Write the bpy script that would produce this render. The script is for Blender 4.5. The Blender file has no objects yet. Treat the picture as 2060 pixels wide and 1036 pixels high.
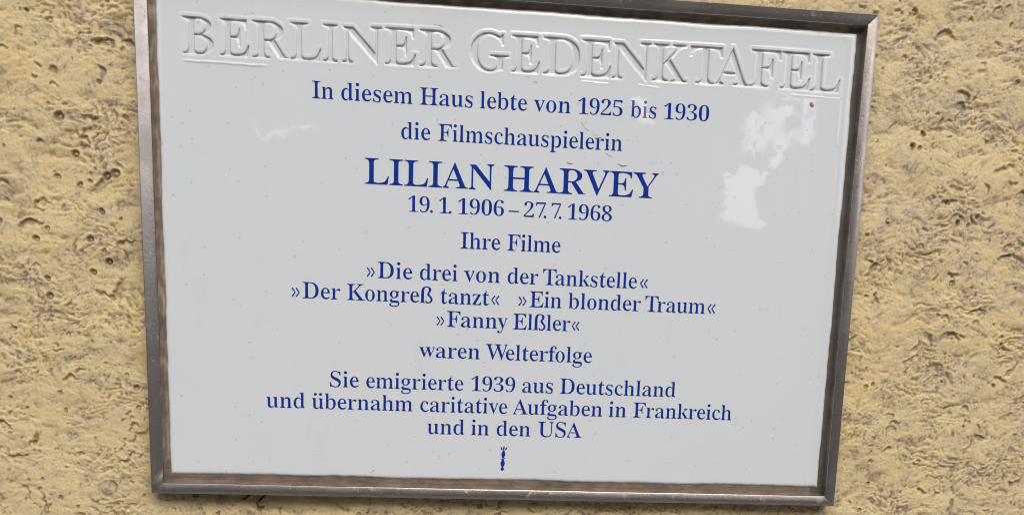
import bpy, math, random
import numpy as np
from mathutils import Matrix, Vector

# ------------------------------------------------------------------ camera, world, sun, exposure
scene = bpy.context.scene
COL = scene.collection
CZ = 1.75                       # height of the plaque's centre above the ground, metres
cam_data = bpy.data.cameras.new('camera')
cam = bpy.data.objects.new('camera', cam_data)
COL.objects.link(cam)
scene.camera = cam
cam_data.sensor_width = 36.0
cam_data.lens = 25.92
cam_data.shift_x = 0.00915
cam_data.shift_y = 0.23578
cam_data.clip_start = 0.02
cam_data.clip_end = 500.0
_R = Matrix(((0.9968914241577864, -0.018888126904595674, -0.07649004577522699),
             (-0.07308884641731705, 0.14081081498880904, -0.987334965911556),
             (0.029419533817623134, 0.9898563294964695, 0.1389925824845716)))
cam.matrix_world = Matrix.Translation((-0.05412821, -0.6743606, CZ - 0.12260109)) @ _R.to_4x4()

SUN_EL, SUN_AZ = math.radians(43), math.radians(168)      # azimuth: compass, north = +Y, clockwise
world = bpy.data.worlds.new('World')
scene.world = world
world.use_nodes = True
wn = world.node_tree
for n in list(wn.nodes): wn.nodes.remove(n)
sky = wn.nodes.new('ShaderNodeTexSky')
sky.sky_type = 'NISHITA'
sky.sun_disc = False
sky.sun_elevation = SUN_EL
sky.sun_rotation = SUN_AZ
sky.air_density = 1.0
sky.dust_density = 4.5
sky.ozone_density = 1.0
bg = wn.nodes.new('ShaderNodeBackground')
bg.inputs['Strength'].default_value = 0.15
wo = wn.nodes.new('ShaderNodeOutputWorld')
wn.links.new(sky.outputs[0], bg.inputs['Color'])
wn.links.new(bg.outputs[0], wo.inputs['Surface'])

sun_data = bpy.data.lights.new('sun', 'SUN')
sun_data.energy = 0.55
sun_data.angle = math.radians(28)
sun_data.color = (1.0, 0.975, 0.94)
sun = bpy.data.objects.new('sun', sun_data)
COL.objects.link(sun)
_d = Vector((math.sin(SUN_AZ) * math.cos(SUN_EL), math.cos(SUN_AZ) * math.cos(SUN_EL), math.sin(SUN_EL)))
sun.rotation_euler = _d.to_track_quat('Z', 'Y').to_euler()
sun.location = _d * 30

scene.view_settings.view_transform = 'Standard'
scene.view_settings.look = 'None'
scene.view_settings.gamma = 1.0
scene.view_settings.exposure = 0.22
scene.cycles.max_bounces = 6
scene.cycles.filter_width = 1.1

# ---- letter outlines (1000 = cap height): advance, closed outlines x,y,x,y...
GLYPHS = {
'0': [791,[[357,7,320,13,258,35,230,49,183,87,161,110,125,165,110,198,82,292,72,355,64,498,68,606,77,672,97,761,110,796,142,856,161,882,206,924,230,941,288,968,321,977,398,985,436,983,503,968,532,956,583,925,606,905,646,856,664,827,701,732,714,671,727,534,726,423,719,354,692,233,664,165,646,136,605,87,582,66,531,34,501,22,434,7],[396,59,438,67,472,91,497,131,523,239,539,453,534,656,523,753,497,860,472,899,438,923,398,931,356,923,322,899,296,860,269,753,261,691,253,540,258,336,274,210,296,130,322,91,355,67]]],
'1': [791,[[137,14,137,59,280,62,300,69,316,82,330,105,337,137,339,163,333,880,204,755,175,742,147,737,125,740,103,751,82,776,76,800,163,831,221,866,380,987,520,987,520,163,528,111,539,87,554,71,576,62,722,59,722,14]]],
'2': [791,[[50,33,50,126,322,400,368,452,426,533,445,566,472,630,480,662,491,730,489,819,478,861,460,893,434,917,403,931,367,936,318,928,279,905,253,869,234,804,226,712,170,715,104,734,88,749,75,775,71,813,73,835,82,858,98,882,124,908,162,933,259,973,328,985,367,986,448,978,483,969,568,932,604,909,630,886,651,858,665,831,675,773,673,743,657,686,602,589,492,464,143,129,515,124,544,126,568,134,588,147,607,166,624,197,642,253,711,253,706,33]]],
'3': [791,[[304,6,204,21,135,47,102,68,77,91,62,113,52,150,55,172,71,196,87,206,123,218,154,221,165,169,181,136,203,110,229,90,260,76,295,67,367,67,428,84,455,100,479,123,498,151,511,183,522,248,524,287,520,330,509,365,491,398,465,427,431,452,370,478,331,484,211,486,211,538,329,541,373,554,410,575,442,607,464,641,478,678,486,713,489,758,486,810,476,852,458,887,432,914,398,930,357,936,322,932,291,920,269,900,253,877,242,851,231,812,225,743,165,747,104,763,83,779,72,799,69,827,72,849,82,872,104,898,134,922,219,962,284,980,322,984,405,984,442,978,536,945,585,920,627,888,650,861,664,834,672,806,674,775,667,725,641,674,610,639,531,579,432,524,576,466,612,445,648,417,678,385,694,361,707,322,710,285,702,211,691,180,660,133,632,103,593,74,511,34,414,10]]],
'4': [791,[[255,17,255,59,327,61,360,67,385,77,408,98,421,130,425,173,425,275,26,275,26,340,429,990,603,990,603,332,765,332,765,275,603,275,603,173,607,130,620,98,643,77,669,67,752,59,752,17],[97,332,425,332,427,723,428,880,359,759,326,701]]],
'5': [791,[[271,9,210,21,143,47,113,68,91,91,70,133,68,150,75,179,97,195,131,205,165,208,174,168,191,132,208,110,228,91,255,77,288,68,327,65,391,74,420,86,447,104,470,130,489,160,509,227,514,264,513,346,508,383,495,422,480,451,461,474,433,497,392,517,337,530,284,534,191,526,157,518,95,541,135,961,666,961,671,783,591,783,567,838,533,862,517,866,216,866,189,562,268,579,354,584,429,576,524,548,600,506,625,487,666,441,681,412,692,380,701,305,692,226,681,192,647,137,626,115,580,78,499,35,470,25,378,7]]],
'6': [791,[[376,7,340,14,273,38,243,55,197,91,176,113,139,166,103,252,95,281,81,382,78,458,89,602,113,706,141,775,158,807,197,863,220,887,270,929,298,946,359,973,393,981,467,986,509,982,577,965,641,936,669,917,687,897,703,862,704,849,697,826,675,808,643,797,586,788,556,788,546,856,523,906,506,923,483,934,456,938,420,933,388,921,359,900,333,871,297,807,269,714,253,600,251,538,341,577,376,585,459,588,498,584,565,564,595,551,647,515,667,495,700,449,712,421,726,357,727,320,722,252,715,220,694,164,679,138,643,93,622,74,575,43,548,30,487,12,452,7],[419,60,458,67,491,89,516,121,539,183,546,219,551,306,550,350,539,423,527,459,515,482,487,513,451,532,410,539,382,536,317,516,288,503,249,475,259,299,278,208,296,160,321,117,350,86,383,67]]],
'7': [791,[[255,25,633,867,239,867,199,860,163,829,148,783,142,737,80,737,85,961,737,961,737,924,356,25]]],
'8': [791,[[349,4,315,8,227,32,170,61,141,81,95,128,67,186,59,218,57,252,64,304,89,353,139,404,225,464,292,502,179,581,137,622,112,660,99,691,90,752,92,782,109,839,123,865,155,901,190,928,269,967,330,982,365,986,444,985,480,980,543,961,569,949,615,920,637,899,672,851,690,794,689,731,681,702,666,674,639,643,568,588,471,531,608,454,678,398,697,375,725,322,732,293,732,228,726,196,701,141,684,117,639,77,563,35,533,24,465,8,427,3],[424,572,469,602,498,629,516,654,529,684,536,720,538,792,533,819,511,874,477,913,454,927,426,936,395,939,355,934,321,917,294,889,275,854,264,812,260,764,264,717,278,680,297,654,356,609],[393,49,443,55,485,73,520,102,540,130,555,163,564,202,568,245,562,292,543,335,514,370,466,404,351,461,280,404,251,369,234,337,224,296,220,247,223,204,232,166,247,132,267,104,301,74,344,56]]],
'9': [791,[[282,5,248,9,188,27,158,43,134,62,117,83,100,123,100,149,137,177,163,185,191,130,215,101,244,77,283,62,329,57,370,62,408,79,441,105,470,143,494,192,512,249,526,314,536,390,538,495,471,437,421,414,384,405,327,403,257,415,226,425,171,454,145,473,107,512,92,537,71,596,66,631,66,706,71,742,90,807,105,836,141,886,163,906,212,942,240,956,302,977,337,983,412,983,449,977,515,954,545,938,592,903,613,882,650,829,687,745,696,715,711,615,713,538,703,394,683,295,661,235,619,157,599,130,552,83,526,63,468,31,435,19,362,5],[380,464,414,467,452,478,488,499,528,539,545,567,535,695,525,760,500,838,476,878,449,906,417,923,382,928,339,921,303,898,276,863,253,799,246,763,240,676,243,623,252,571,267,532,287,502,314,480,345,468]]],
'A': [958,[[20,-2,20,48,36,54,77,85,113,162,458,1023,459,1023,816,177,871,71,931,45,973,39,973,5,503,5,503,43,560,45,606,59,644,86,650,110,627,188,587,291,227,291,172,155,162,115,153,97,160,82,213,51,272,43,241,43,241,-2],[250,353,562,353,404,738]]],
'B': [971,[[35,0,35,42,85,46,119,56,154,80,178,119,194,179,194,810,190,851,181,885,175,884,160,913,138,934,116,948,34,958,34,1001,484,1000,564,993,634,976,692,953,767,906,803,872,823,841,834,808,838,769,836,738,829,711,818,687,800,663,747,618,713,598,586,544,735,488,797,448,836,414,859,384,874,355,882,324,884,255,878,224,856,169,839,145,774,87,727,57,637,15,602,6,522,0],[369,558,457,559,531,570,561,584,589,604,614,633,633,670,642,672,652,712,655,758,652,808,641,851,632,853,609,894,571,929,529,945,440,949,411,939,383,920,372,894],[534,58,572,68,609,88,641,121,662,157,671,155,684,192,691,234,693,282,689,331,680,374,653,415,625,447,592,471,557,488,520,497,434,503,369,503,369,143,378,110,396,82,425,64,454,56]]],
'C': [1028,[[527,-22,492,-19,425,-4,394,8,311,59,255,104,186,183,166,212,124,302,105,364,92,465,91,501,99,605,114,668,149,756,167,787,231,871,282,921,366,981,397,995,497,1020,599,1026,663,1017,697,1008,806,962,853,949,883,956,907,979,913,994,949,994,949,705,909,705,875,786,838,850,814,876,753,919,720,936,653,960,576,970,522,965,474,948,423,914,378,865,321,768,300,690,288,599,284,497,288,401,301,315,323,241,340,207,379,152,429,107,485,75,545,57,611,51,681,59,716,68,786,98,815,115,868,156,918,208,962,167,910,108,868,73,825,44,778,20,729,1,676,-13,621,-21]]],
'D': [1088,[[44,0,44,43,121,54,153,73,177,109,188,158,193,163,193,822,175,889,148,928,113,949,81,956,32,959,32,1001,487,1001,599,994,649,985,696,970,739,952,812,905,843,879,898,822,920,790,957,721,970,682,989,597,995,500,989,399,970,306,938,227,891,158,829,98,764,53,692,23,612,9,501,0],[528,58,600,74,634,92,688,128,715,156,752,211,766,243,787,319,802,453,798,600,785,685,763,760,706,849,658,895,604,928,553,943,451,947,423,939,393,920,374,886,369,846,369,157,376,115,392,83,420,66,453,56]]],
'E': [970,[[31,0,31,41,82,44,117,51,151,72,177,111,195,170,195,811,179,885,153,926,117,948,84,957,35,959,35,1000,876,1000,876,741,831,741,810,819,770,882,725,910,665,928,553,942,435,939,408,928,376,908,370,854,370,540,425,538,485,543,533,551,557,559,564,566,602,641,628,758,669,758,669,260,626,260,610,371,596,407,577,444,563,460,545,469,454,486,371,486,371,141,381,107,401,81,432,69,468,62,587,64,657,75,726,94,761,110,793,132,819,160,869,246,898,312,944,312,883,0]]],
'F': [887,[[34,0,34,42,84,48,119,59,155,83,178,122,194,183,194,824,177,884,150,922,114,943,81,953,31,959,31,1000,864,1000,864,741,817,741,797,818,778,853,757,883,727,906,682,926,586,941,504,944,434,940,412,935,376,918,368,876,368,542,418,541,477,545,525,554,549,563,557,569,596,644,620,761,664,761,664,260,621,260,597,387,559,464,550,471,524,480,475,489,415,493,369,492,372,141,380,115,400,88,428,67,455,54,563,43,563,0]]],
'G': [1115,[[549,-24,440,-5,406,6,345,37,261,102,190,180,170,209,127,299,109,362,95,466,94,503,102,607,117,671,152,758,170,789,233,872,284,921,367,981,397,995,494,1020,598,1026,667,1017,774,982,811,965,859,951,871,953,890,967,907,995,950,995,950,703,909,703,881,777,850,840,823,873,792,899,723,936,689,950,621,967,581,970,526,965,478,948,427,914,382,866,326,770,304,692,292,602,288,449,291,400,305,311,315,270,344,198,362,168,411,111,440,86,498,51,529,40,605,32,660,35,697,44,736,68,764,104,781,155,779,302,768,336,742,366,701,386,605,396,605,435,1099,435,1099,396,1051,393,1020,386,987,367,964,332,951,283,950,55,719,-9,633,-25]]],
'H': [1148,[[34,0,34,42,85,46,120,56,158,79,182,116,194,176,194,833,181,885,155,921,118,944,85,954,35,959,35,1000,531,1000,531,959,445,944,423,934,397,913,379,889,379,896,372,867,369,550,782,550,782,834,772,910,769,904,735,931,708,944,619,959,619,1000,1114,1000,1114,959,1063,954,1029,944,992,922,968,886,956,833,956,176,968,121,992,83,1028,58,1064,46,1114,42,1114,0,619,0,619,43,670,46,704,54,742,76,767,110,781,176,781,485,369,485,371,160,382,115,406,79,443,56,479,46,531,42,531,0]]],
'I': [572,[[29,0,29,42,114,58,154,79,181,108,194,147,196,164,196,851,184,902,158,931,119,949,29,959,29,1002,537,1002,537,959,450,949,409,931,384,904,372,868,370,851,370,167,380,100,386,105,420,77,447,63,540,43,540,0]]],
'J': [725,[[239,-140,194,-135,150,-118,73,-60,47,-31,32,-5,23,22,20,50,23,75,30,93,55,118,74,126,98,129,124,127,143,120,167,97,173,81,174,42,155,-7,171,-64,197,-81,232,-87,265,-84,297,-70,324,-42,340,-1,349,3,355,46,355,806,352,845,344,878,342,876,325,905,300,927,272,943,174,958,174,1000,690,1000,690,958,603,944,571,925,541,896,539,900,530,807,530,196,526,127,515,65,497,16,469,-30,431,-70,382,-105,342,-127]]],
'K': [1120,[[35,0,35,42,86,46,122,56,159,79,183,116,196,176,196,833,182,885,156,922,120,945,86,955,37,959,37,1000,532,1000,532,959,446,944,424,934,399,913,381,889,380,896,373,867,370,485,704,821,740,860,762,895,770,923,764,932,733,948,695,956,639,959,639,1006,1066,1006,1066,958,1019,957,990,952,926,931,892,915,858,892,577,605,999,84,1035,51,1061,52,1112,43,1140,43,1140,0,617,0,617,43,671,44,712,50,734,61,756,79,759,90,755,107,718,162,448,503,371,432,373,160,384,115,407,79,445,56,481,46,532,42,532,0]]],
'L': [936,[[34,0,34,42,85,47,118,55,153,78,178,117,194,176,194,833,178,887,152,924,117,946,85,955,35,959,35,1000,549,1000,549,958,452,950,428,939,399,917,378,892,371,868,369,832,369,180,374,109,403,86,435,69,513,60,628,70,692,83,729,96,762,115,792,140,817,170,865,264,892,334,937,334,882,0]]],
'N': [1084,[[924,-24,234,816,234,173,238,123,245,89,257,70,279,55,333,46,333,-6,73,-6,71,45,123,54,154,74,159,84,166,140,167,173,167,868,86,961,336,962,858,323,858,829,856,889,851,915,830,935,812,943,760,953,760,1006,1020,1006,1020,956,970,946,947,931,936,912,929,878,926,827,926,-24]]],
'R': [1038,[[34,0,34,42,85,46,120,56,158,79,182,116,194,176,194,833,178,885,153,922,117,945,85,954,35,959,35,1000,524,1000,569,997,650,980,684,966,767,920,819,884,844,859,861,833,873,805,881,772,884,735,874,671,863,644,846,618,798,572,766,551,729,533,649,507,927,95,961,54,978,54,1022,41,1050,42,1021,43,1021,24,763,24,482,460,369,460,371,160,382,115,406,79,443,56,479,46,531,42,531,0],[369,511,491,510,531,515,567,526,604,545,638,573,663,605,685,648,694,690,697,738,689,807,672,844,644,882,610,912,572,933,537,942,455,944,423,936,394,920,377,889,369,847]]],
'S': [856,[[97,-4,97,327,144,327,173,224,200,156,217,127,239,104,297,65,328,52,395,37,475,38,510,46,540,60,570,83,602,121,623,168,629,219,624,258,610,293,585,326,549,356,332,468,236,531,192,574,173,600,146,659,138,693,134,770,138,808,157,879,174,911,195,940,222,966,253,987,287,1004,324,1017,364,1025,404,1027,504,1016,620,986,665,968,680,972,697,990,742,990,742,735,696,735,667,815,650,849,629,880,604,906,512,956,469,967,424,972,375,967,336,955,305,935,278,903,259,862,252,814,255,773,268,741,305,697,332,676,400,636,542,570,619,529,650,509,703,460,725,430,750,369,758,332,761,258,758,225,742,165,729,136,695,82,673,58,616,18,582,3,507,-18,422,-24,351,-18,276,1,216,22,173,32,154,18,145,-4]]],
'T': [929,[[202,0,202,42,255,45,290,53,329,76,357,115,373,176,373,947,283,945,238,939,201,926,136,887,118,865,89,806,73,736,24,736,24,1000,901,1000,901,734,855,734,841,800,820,844,797,880,775,901,737,921,693,938,642,945,548,947,548,176,562,113,589,75,628,52,664,45,720,42,720,0]]],
'U': [1081,[[501,-25,460,-18,390,5,310,49,289,65,252,104,236,129,211,187,203,220,193,297,191,341,191,833,178,885,152,921,115,944,82,954,32,959,32,1000,528,1000,528,959,440,944,413,931,379,904,375,910,366,834,366,306,373,223,395,154,412,126,419,126,449,96,484,75,521,60,562,51,603,49,657,52,705,64,747,82,782,108,810,141,833,182,849,231,858,286,861,350,861,830,858,877,850,908,836,928,812,943,756,955,756,1004,1007,1004,1007,953,967,941,944,924,936,908,928,830,928,398,923,303,917,260,899,184,886,151,854,94,834,71,787,32,760,16,698,-9,664,-17,587,-27]]],
'V': [939,[[499,-28,124,850,85,921,13,953,-31,963,-31,997,463,997,463,958,383,953,361,947,329,927,308,897,307,889,326,821,552,273,764,829,779,900,776,923,768,935,754,946,733,952,692,956,692,1004,934,1004,936,957,914,951,879,926,857,885,839,841,504,-28]]],
'W': [1342,[[406,-24,98,873,82,904,62,928,52,926,23,948,0,956,-34,959,-34,1000,397,1000,397,958,340,953,316,943,290,922,279,895,296,811,473,294,679,821,657,886,656,880,633,912,603,937,572,950,503,958,503,1000,965,1000,965,960,909,954,832,906,848,840,1027,319,1187,811,1206,895,1199,933,1168,951,1139,955,1139,1000,1336,1000,1336,952,1299,923,1275,871,1262,833,979,-24,970,-24,710,720,417,-24]]],
'Y': [935,[[223,0,223,42,274,46,309,56,346,79,369,114,382,176,382,400,127,864,97,907,82,907,46,936,5,955,-29,960,-29,1000,454,1000,454,957,378,951,362,947,338,930,315,905,333,848,528,466,752,838,776,903,769,919,715,951,655,958,683,958,683,1000,929,1000,929,953,884,932,831,866,576,450,575,177,581,98,594,79,632,56,668,46,720,42,720,0]]],
'a': [755,[[576,-17,532,-7,500,9,477,39,464,93,412,49,380,30,346,17,244,4,171,7,140,18,114,37,91,68,78,101,74,139,77,170,87,201,104,229,172,294,246,350,351,396,462,430,462,530,449,580,426,612,394,634,366,643,329,644,273,639,236,621,217,572,242,521,242,491,236,478,212,458,172,450,146,453,127,460,105,482,98,518,101,545,111,570,131,598,178,641,242,682,276,695,314,701,405,694,449,682,533,639,562,619,581,597,596,573,606,544,614,505,615,136,620,82,615,90,643,80,664,78,679,85,705,43,663,9,632,-7,603,-15],[333,75,407,96,431,108,463,142,463,374,391,353,345,334,314,314,283,282,257,241,240,197,236,170,243,112,252,100]]],
'b': [792,[[122,-25,122,853,116,904,105,930,78,947,55,955,55,1000,277,1000,277,589,326,641,355,663,414,688,450,693,501,692,566,666,610,638,657,590,677,561,704,499,712,468,722,401,719,296,714,264,687,176,653,115,633,87,587,36,559,15,528,-2,495,-14,422,-25,389,-23,356,-17,292,13,223,67,103,-25],[401,32,450,40,490,68,518,119,529,129,542,156,558,224,566,351,556,473,548,506,532,538,498,586,459,610,411,616,384,613,359,604,329,585,300,560,277,534,278,149,281,125,308,72,353,40]]],
'c': [644,[[304,-2,245,19,204,43,149,94,126,126,93,191,83,223,71,292,70,329,75,406,83,442,108,509,162,599,185,625,242,669,309,696,346,702,383,702,424,696,459,685,532,639,564,607,580,575,585,540,579,513,569,499,553,487,531,479,513,477,487,482,470,493,458,516,450,573,437,622,411,644,376,650,342,645,314,634,291,614,269,581,251,539,237,520,227,469,222,366,224,323,238,246,250,212,282,155,321,116,359,98,401,87,444,83,484,88,519,102,556,126,577,146,616,113,576,69,546,45,483,9,450,-3,415,-10,379,-12]]],
'd': [812,[[320,-19,290,-16,228,11,183,40,137,91,117,122,90,186,81,218,72,286,74,392,79,424,102,511,141,582,190,637,268,686,297,695,328,698,363,695,399,685,435,668,466,645,517,590,516,886,506,913,481,938,452,953,422,957,422,1000,673,1000,673,165,677,129,687,103,713,82,739,71,739,20,607,12,525,2,525,129,473,53,448,28,417,6,383,-9,352,-17],[369,60,397,65,423,76,455,98,487,129,513,165,518,164,518,535,504,566,446,602,412,614,376,618,330,611,294,585,258,529,247,499,234,426,231,291,234,249,245,177,256,148,290,92,325,67]]],
'e': [660,[[299,-1,239,20,200,43,171,66,147,94,106,162,93,194,76,264,72,304,72,383,76,419,92,486,105,517,144,587,196,645,237,677,303,698,345,703,386,700,424,692,483,665,515,635,538,608,580,524,605,459,614,422,619,362,229,362,232,305,240,252,253,205,266,175,286,145,310,122,344,105,386,94,430,91,469,96,501,107,530,126,570,168,611,130,576,86,547,57,483,15,449,1,413,-7,376,-10],[232,424,463,424,459,516,451,554,440,585,410,630,387,643,352,649,320,644,291,624,265,587,238,511]]],
'f': [469,[[39,12,39,41,90,53,110,67,133,93,136,76,142,160,142,608,39,608,39,681,142,681,145,817,152,854,165,885,182,913,225,956,248,973,306,1006,342,1017,382,1020,443,1012,504,970,536,936,551,907,556,876,548,839,540,828,511,811,490,808,454,816,443,823,430,845,428,861,441,915,437,909,447,946,414,966,391,969,363,967,342,956,321,930,312,894,303,894,298,857,298,681,443,681,443,608,297,608,299,122,306,91,325,65,361,47,391,41,432,40,432,12]]],
'g': [718,[[232,-305,161,-289,132,-276,74,-235,53,-205,47,-175,53,-144,76,-115,111,-92,193,-56,121,-8,90,20,73,51,68,80,75,110,90,128,158,183,254,242,159,298,116,341,97,371,85,400,77,431,75,466,79,505,90,541,126,595,147,616,198,657,229,676,265,690,303,699,345,702,413,694,510,664,658,664,658,588,557,588,588,543,602,513,611,481,614,447,610,410,601,377,584,345,559,315,478,255,448,240,414,230,378,224,283,226,260,220,242,209,226,192,213,165,211,151,228,103,253,90,308,84,468,81,535,73,597,53,623,37,642,17,657,-13,669,-57,673,-144,667,-172,653,-198,630,-223,574,-264,546,-278,482,-298,446,-305,365,-312],[346,275,380,280,410,299,434,335,443,343,455,376,464,463,459,551,448,586,442,586,416,624,380,646,347,649,310,644,283,627,259,593,248,584,235,551,228,510,228,417,235,376,248,343,259,334,283,298,311,280],[412,-248,462,-241,507,-229,540,-213,561,-195,575,-171,581,-136,578,-103,566,-82,546,-67,492,-54,221,-52,178,-88,161,-116,154,-152,160,-180,178,-205,207,-226,232,-238,307,-250]]],
'h': [836,[[65,0,65,42,93,49,121,68,136,90,142,122,142,877,137,903,121,930,95,950,78,957,78,1000,297,1000,297,557,347,617,403,663,433,678,465,689,499,693,543,690,617,655,647,631,667,607,680,583,690,551,698,464,698,122,703,93,717,70,744,50,773,42,773,3,469,3,469,40,454,40,525,60,535,69,543,121,541,516,530,559,513,582,486,593,450,598,405,591,366,572,335,549,297,501,298,109,301,93,314,70,341,50,370,42,370,0]]],
'i': [435,[[65,0,65,43,94,49,123,68,137,89,142,122,142,554,138,589,127,614,100,631,81,637,82,681,299,681,299,122,302,93,314,72,341,51,365,42,370,43,370,0],[321,930,314,968,292,1001,259,1022,221,1030,183,1022,150,1001,129,968,121,930,129,892,150,859,183,838,221,830,259,838,292,859,314,892]]],
'j': [460,[[233,827,211,830,192,837,175,850,162,867,154,886,151,909,154,931,162,950,175,968,193,981,211,989,233,992,255,989,275,981,292,968,306,950,313,931,316,909,313,887,306,868,292,851,275,838,256,830],[78,-308,43,-303,11,-290,-55,-240,-77,-216,-97,-175,-99,-153,-92,-121,-84,-110,-54,-94,-30,-92,6,-99,18,-107,32,-129,34,-146,29,-168,15,-194,27,-238,45,-250,72,-254,99,-251,129,-234,154,-194,163,-159,167,-118,167,549,160,588,143,615,112,633,88,639,88,681,322,681,322,-47,315,-121,307,-152,278,-204,257,-227,188,-278,156,-293,119,-304]]],
'k': [787,[[63,0,63,43,93,50,122,68,137,91,142,122,142,874,138,904,127,930,101,950,80,956,82,1000,297,1000,303,332,509,534,535,578,541,610,533,624,500,636,458,639,489,639,489,688,720,688,719,636,688,628,632,595,472,442,742,61,747,65,788,42,803,38,803,31,486,31,486,40,502,43,554,79,553,65,530,120,359,362,297,308,298,109,301,93,314,71,341,51,365,42,371,43,371,0]]],
'l': [438,[[65,0,65,43,94,49,122,68,137,89,142,122,142,874,139,899,128,928,102,950,81,957,81,1000,299,1000,299,122,302,93,314,72,341,51,365,42,370,43,370,0]]],
'm': [1216,[[67,0,67,42,93,49,121,68,136,90,142,122,142,557,137,583,122,611,96,631,78,638,78,681,292,681,292,549,348,619,380,648,411,669,445,685,474,693,501,695,537,688,619,650,648,624,666,596,682,552,726,609,754,637,814,676,845,688,882,693,926,690,1000,655,1029,631,1049,607,1061,583,1071,551,1079,464,1079,122,1084,93,1096,70,1123,50,1150,42,1150,1,856,1,856,42,882,50,909,71,922,94,927,122,927,477,921,532,913,560,896,582,870,593,833,598,791,591,754,574,724,552,686,505,687,109,690,94,702,71,728,51,753,43,753,3,466,3,468,41,491,50,517,71,531,94,535,122,535,477,531,534,524,558,507,581,479,593,442,597,398,590,353,569,310,532,294,523,294,122,298,95,309,73,336,52,363,43,363,0]]],
'n': [836,[[65,0,65,42,93,49,121,68,137,91,143,122,143,557,138,583,123,610,97,631,78,638,78,681,294,681,294,554,347,618,402,663,433,679,465,689,499,693,543,690,617,655,647,631,667,607,680,583,690,551,698,464,698,122,703,93,717,70,744,50,773,42,773,3,469,3,469,40,454,40,525,60,535,69,543,121,541,516,530,559,513,582,486,593,450,598,406,591,368,573,338,549,297,497,298,109,301,93,314,70,341,50,370,42,370,0]]],
'o': [738,[[332,-24,296,-16,262,-4,231,12,179,57,121,136,105,166,82,230,75,264,69,338,70,376,82,448,92,481,121,543,179,621,231,665,262,682,295,694,331,701,407,701,442,694,475,682,506,666,558,622,616,545,632,515,655,450,663,415,669,338,667,299,655,227,645,193,616,132,558,54,507,11,477,-5,408,-24],[370,28,411,35,440,54,467,97,480,106,494,137,503,177,508,391,506,439,495,520,486,551,473,577,462,586,436,627,409,646,370,653,329,646,301,627,276,585,265,576,252,551,237,482,230,339,237,177,246,137,261,106,273,97,300,54,330,35]]],
'p': [815,[[49,-305,49,-266,81,-260,94,-253,137,-209,143,-141,143,534,138,583,128,609,101,628,78,637,78,681,286,681,286,540,332,613,360,643,392,668,426,686,459,694,492,697,522,693,588,666,620,644,654,614,695,555,711,520,730,458,736,424,740,311,730,236,722,201,694,130,652,68,615,34,547,-6,518,-16,487,-19,452,-17,417,-6,380,13,348,38,297,98,297,-128,306,-214,309,-211,336,-238,362,-254,423,-264,423,-305],[427,57,480,67,518,93,554,149,565,180,578,252,581,383,568,494,558,524,526,581,491,605,443,614,395,605,351,578,296,521,296,145,308,121,336,88,376,66]]],
'q': [799,[[395,-305,395,-264,456,-258,487,-242,509,-219,518,-184,519,86,466,34,432,11,394,-6,360,-15,325,-17,266,-4,230,13,185,40,138,89,119,118,91,181,83,212,73,279,76,384,81,416,109,504,143,565,163,593,210,643,237,664,268,681,336,700,407,702,440,695,504,666,573,612,694,704,675,704,675,-184,680,-212,695,-237,722,-257,745,-264,766,-265,766,-305],[385,62,419,66,483,95,505,110,518,143,518,531,514,555,487,607,442,638,394,646,346,638,308,612,279,563,268,554,254,528,238,464,230,342,238,215,246,181,262,146,296,95,335,70]]],
'r': [631,[[51,0,51,41,72,42,93,49,121,67,136,91,143,122,143,554,137,590,125,615,98,632,80,637,82,681,292,681,299,514,344,584,370,608,452,656,487,669,514,672,546,669,568,662,592,639,599,619,602,591,599,564,583,531,572,523,540,516,523,517,503,526,472,564,424,575,388,567,358,545,330,514,310,484,302,452,301,113,309,86,332,63,363,48,422,41,422,0]]],
's': [632,[[300,-24,266,-17,187,14,155,21,138,18,123,7,126,13,78,13,78,199,128,199,145,149,166,113,189,87,225,58,263,42,309,35,346,38,372,46,394,60,415,83,429,116,436,146,427,185,395,225,355,252,212,327,183,346,140,387,122,417,110,450,106,489,110,536,122,580,162,648,180,666,203,680,269,701,316,705,365,699,438,680,474,666,482,668,495,678,492,673,535,673,535,515,490,515,472,557,453,586,433,607,403,629,369,641,328,646,294,643,271,637,253,626,237,607,225,581,221,551,222,524,230,504,256,475,280,457,442,375,492,337,509,317,526,286,537,247,542,170,523,82,510,57,492,35,469,15,441,-1,372,-21]]],
't': [501,[[247,-17,225,-9,172,34,153,61,142,90,134,157,134,612,48,612,48,617,215,790,238,830,283,931,309,931,309,681,452,681,452,612,290,612,294,135,300,117,312,101,334,92,365,88,396,98,424,123,440,150,485,126,452,70,402,22,373,3,341,-10,309,-18]]],
'u': [823,[[305,-19,268,-13,193,26,166,54,141,102,134,134,128,213,128,545,123,576,111,605,85,629,62,638,62,681,284,681,284,161,292,124,304,106,324,91,355,80,388,76,438,84,476,106,529,165,528,558,523,583,509,611,479,631,454,638,454,681,684,681,684,153,689,115,701,96,731,79,753,73,753,23,620,14,538,2,538,126,480,57,448,31,411,8,372,-8,337,-17]]],
'v': [672,[[341,-22,108,555,78,617,26,639,16,640,16,681,338,681,338,642,311,638,256,601,390,235,516,555,528,600,522,619,492,637,476,639,476,686,641,686,641,635,612,611,573,533,354,-22]]],
'w': [954,[[296,-22,60,592,42,625,32,621,9,633,9,661,271,661,271,634,259,632,225,592,238,546,350,247,475,551,462,593,439,639,432,634,398,642,398,675,680,675,680,636,622,600,628,569,722,274,838,562,849,606,844,622,834,630,807,637,807,687,952,687,952,641,916,623,891,572,652,-22,661,-22,497,473,294,-22]]],
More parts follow.
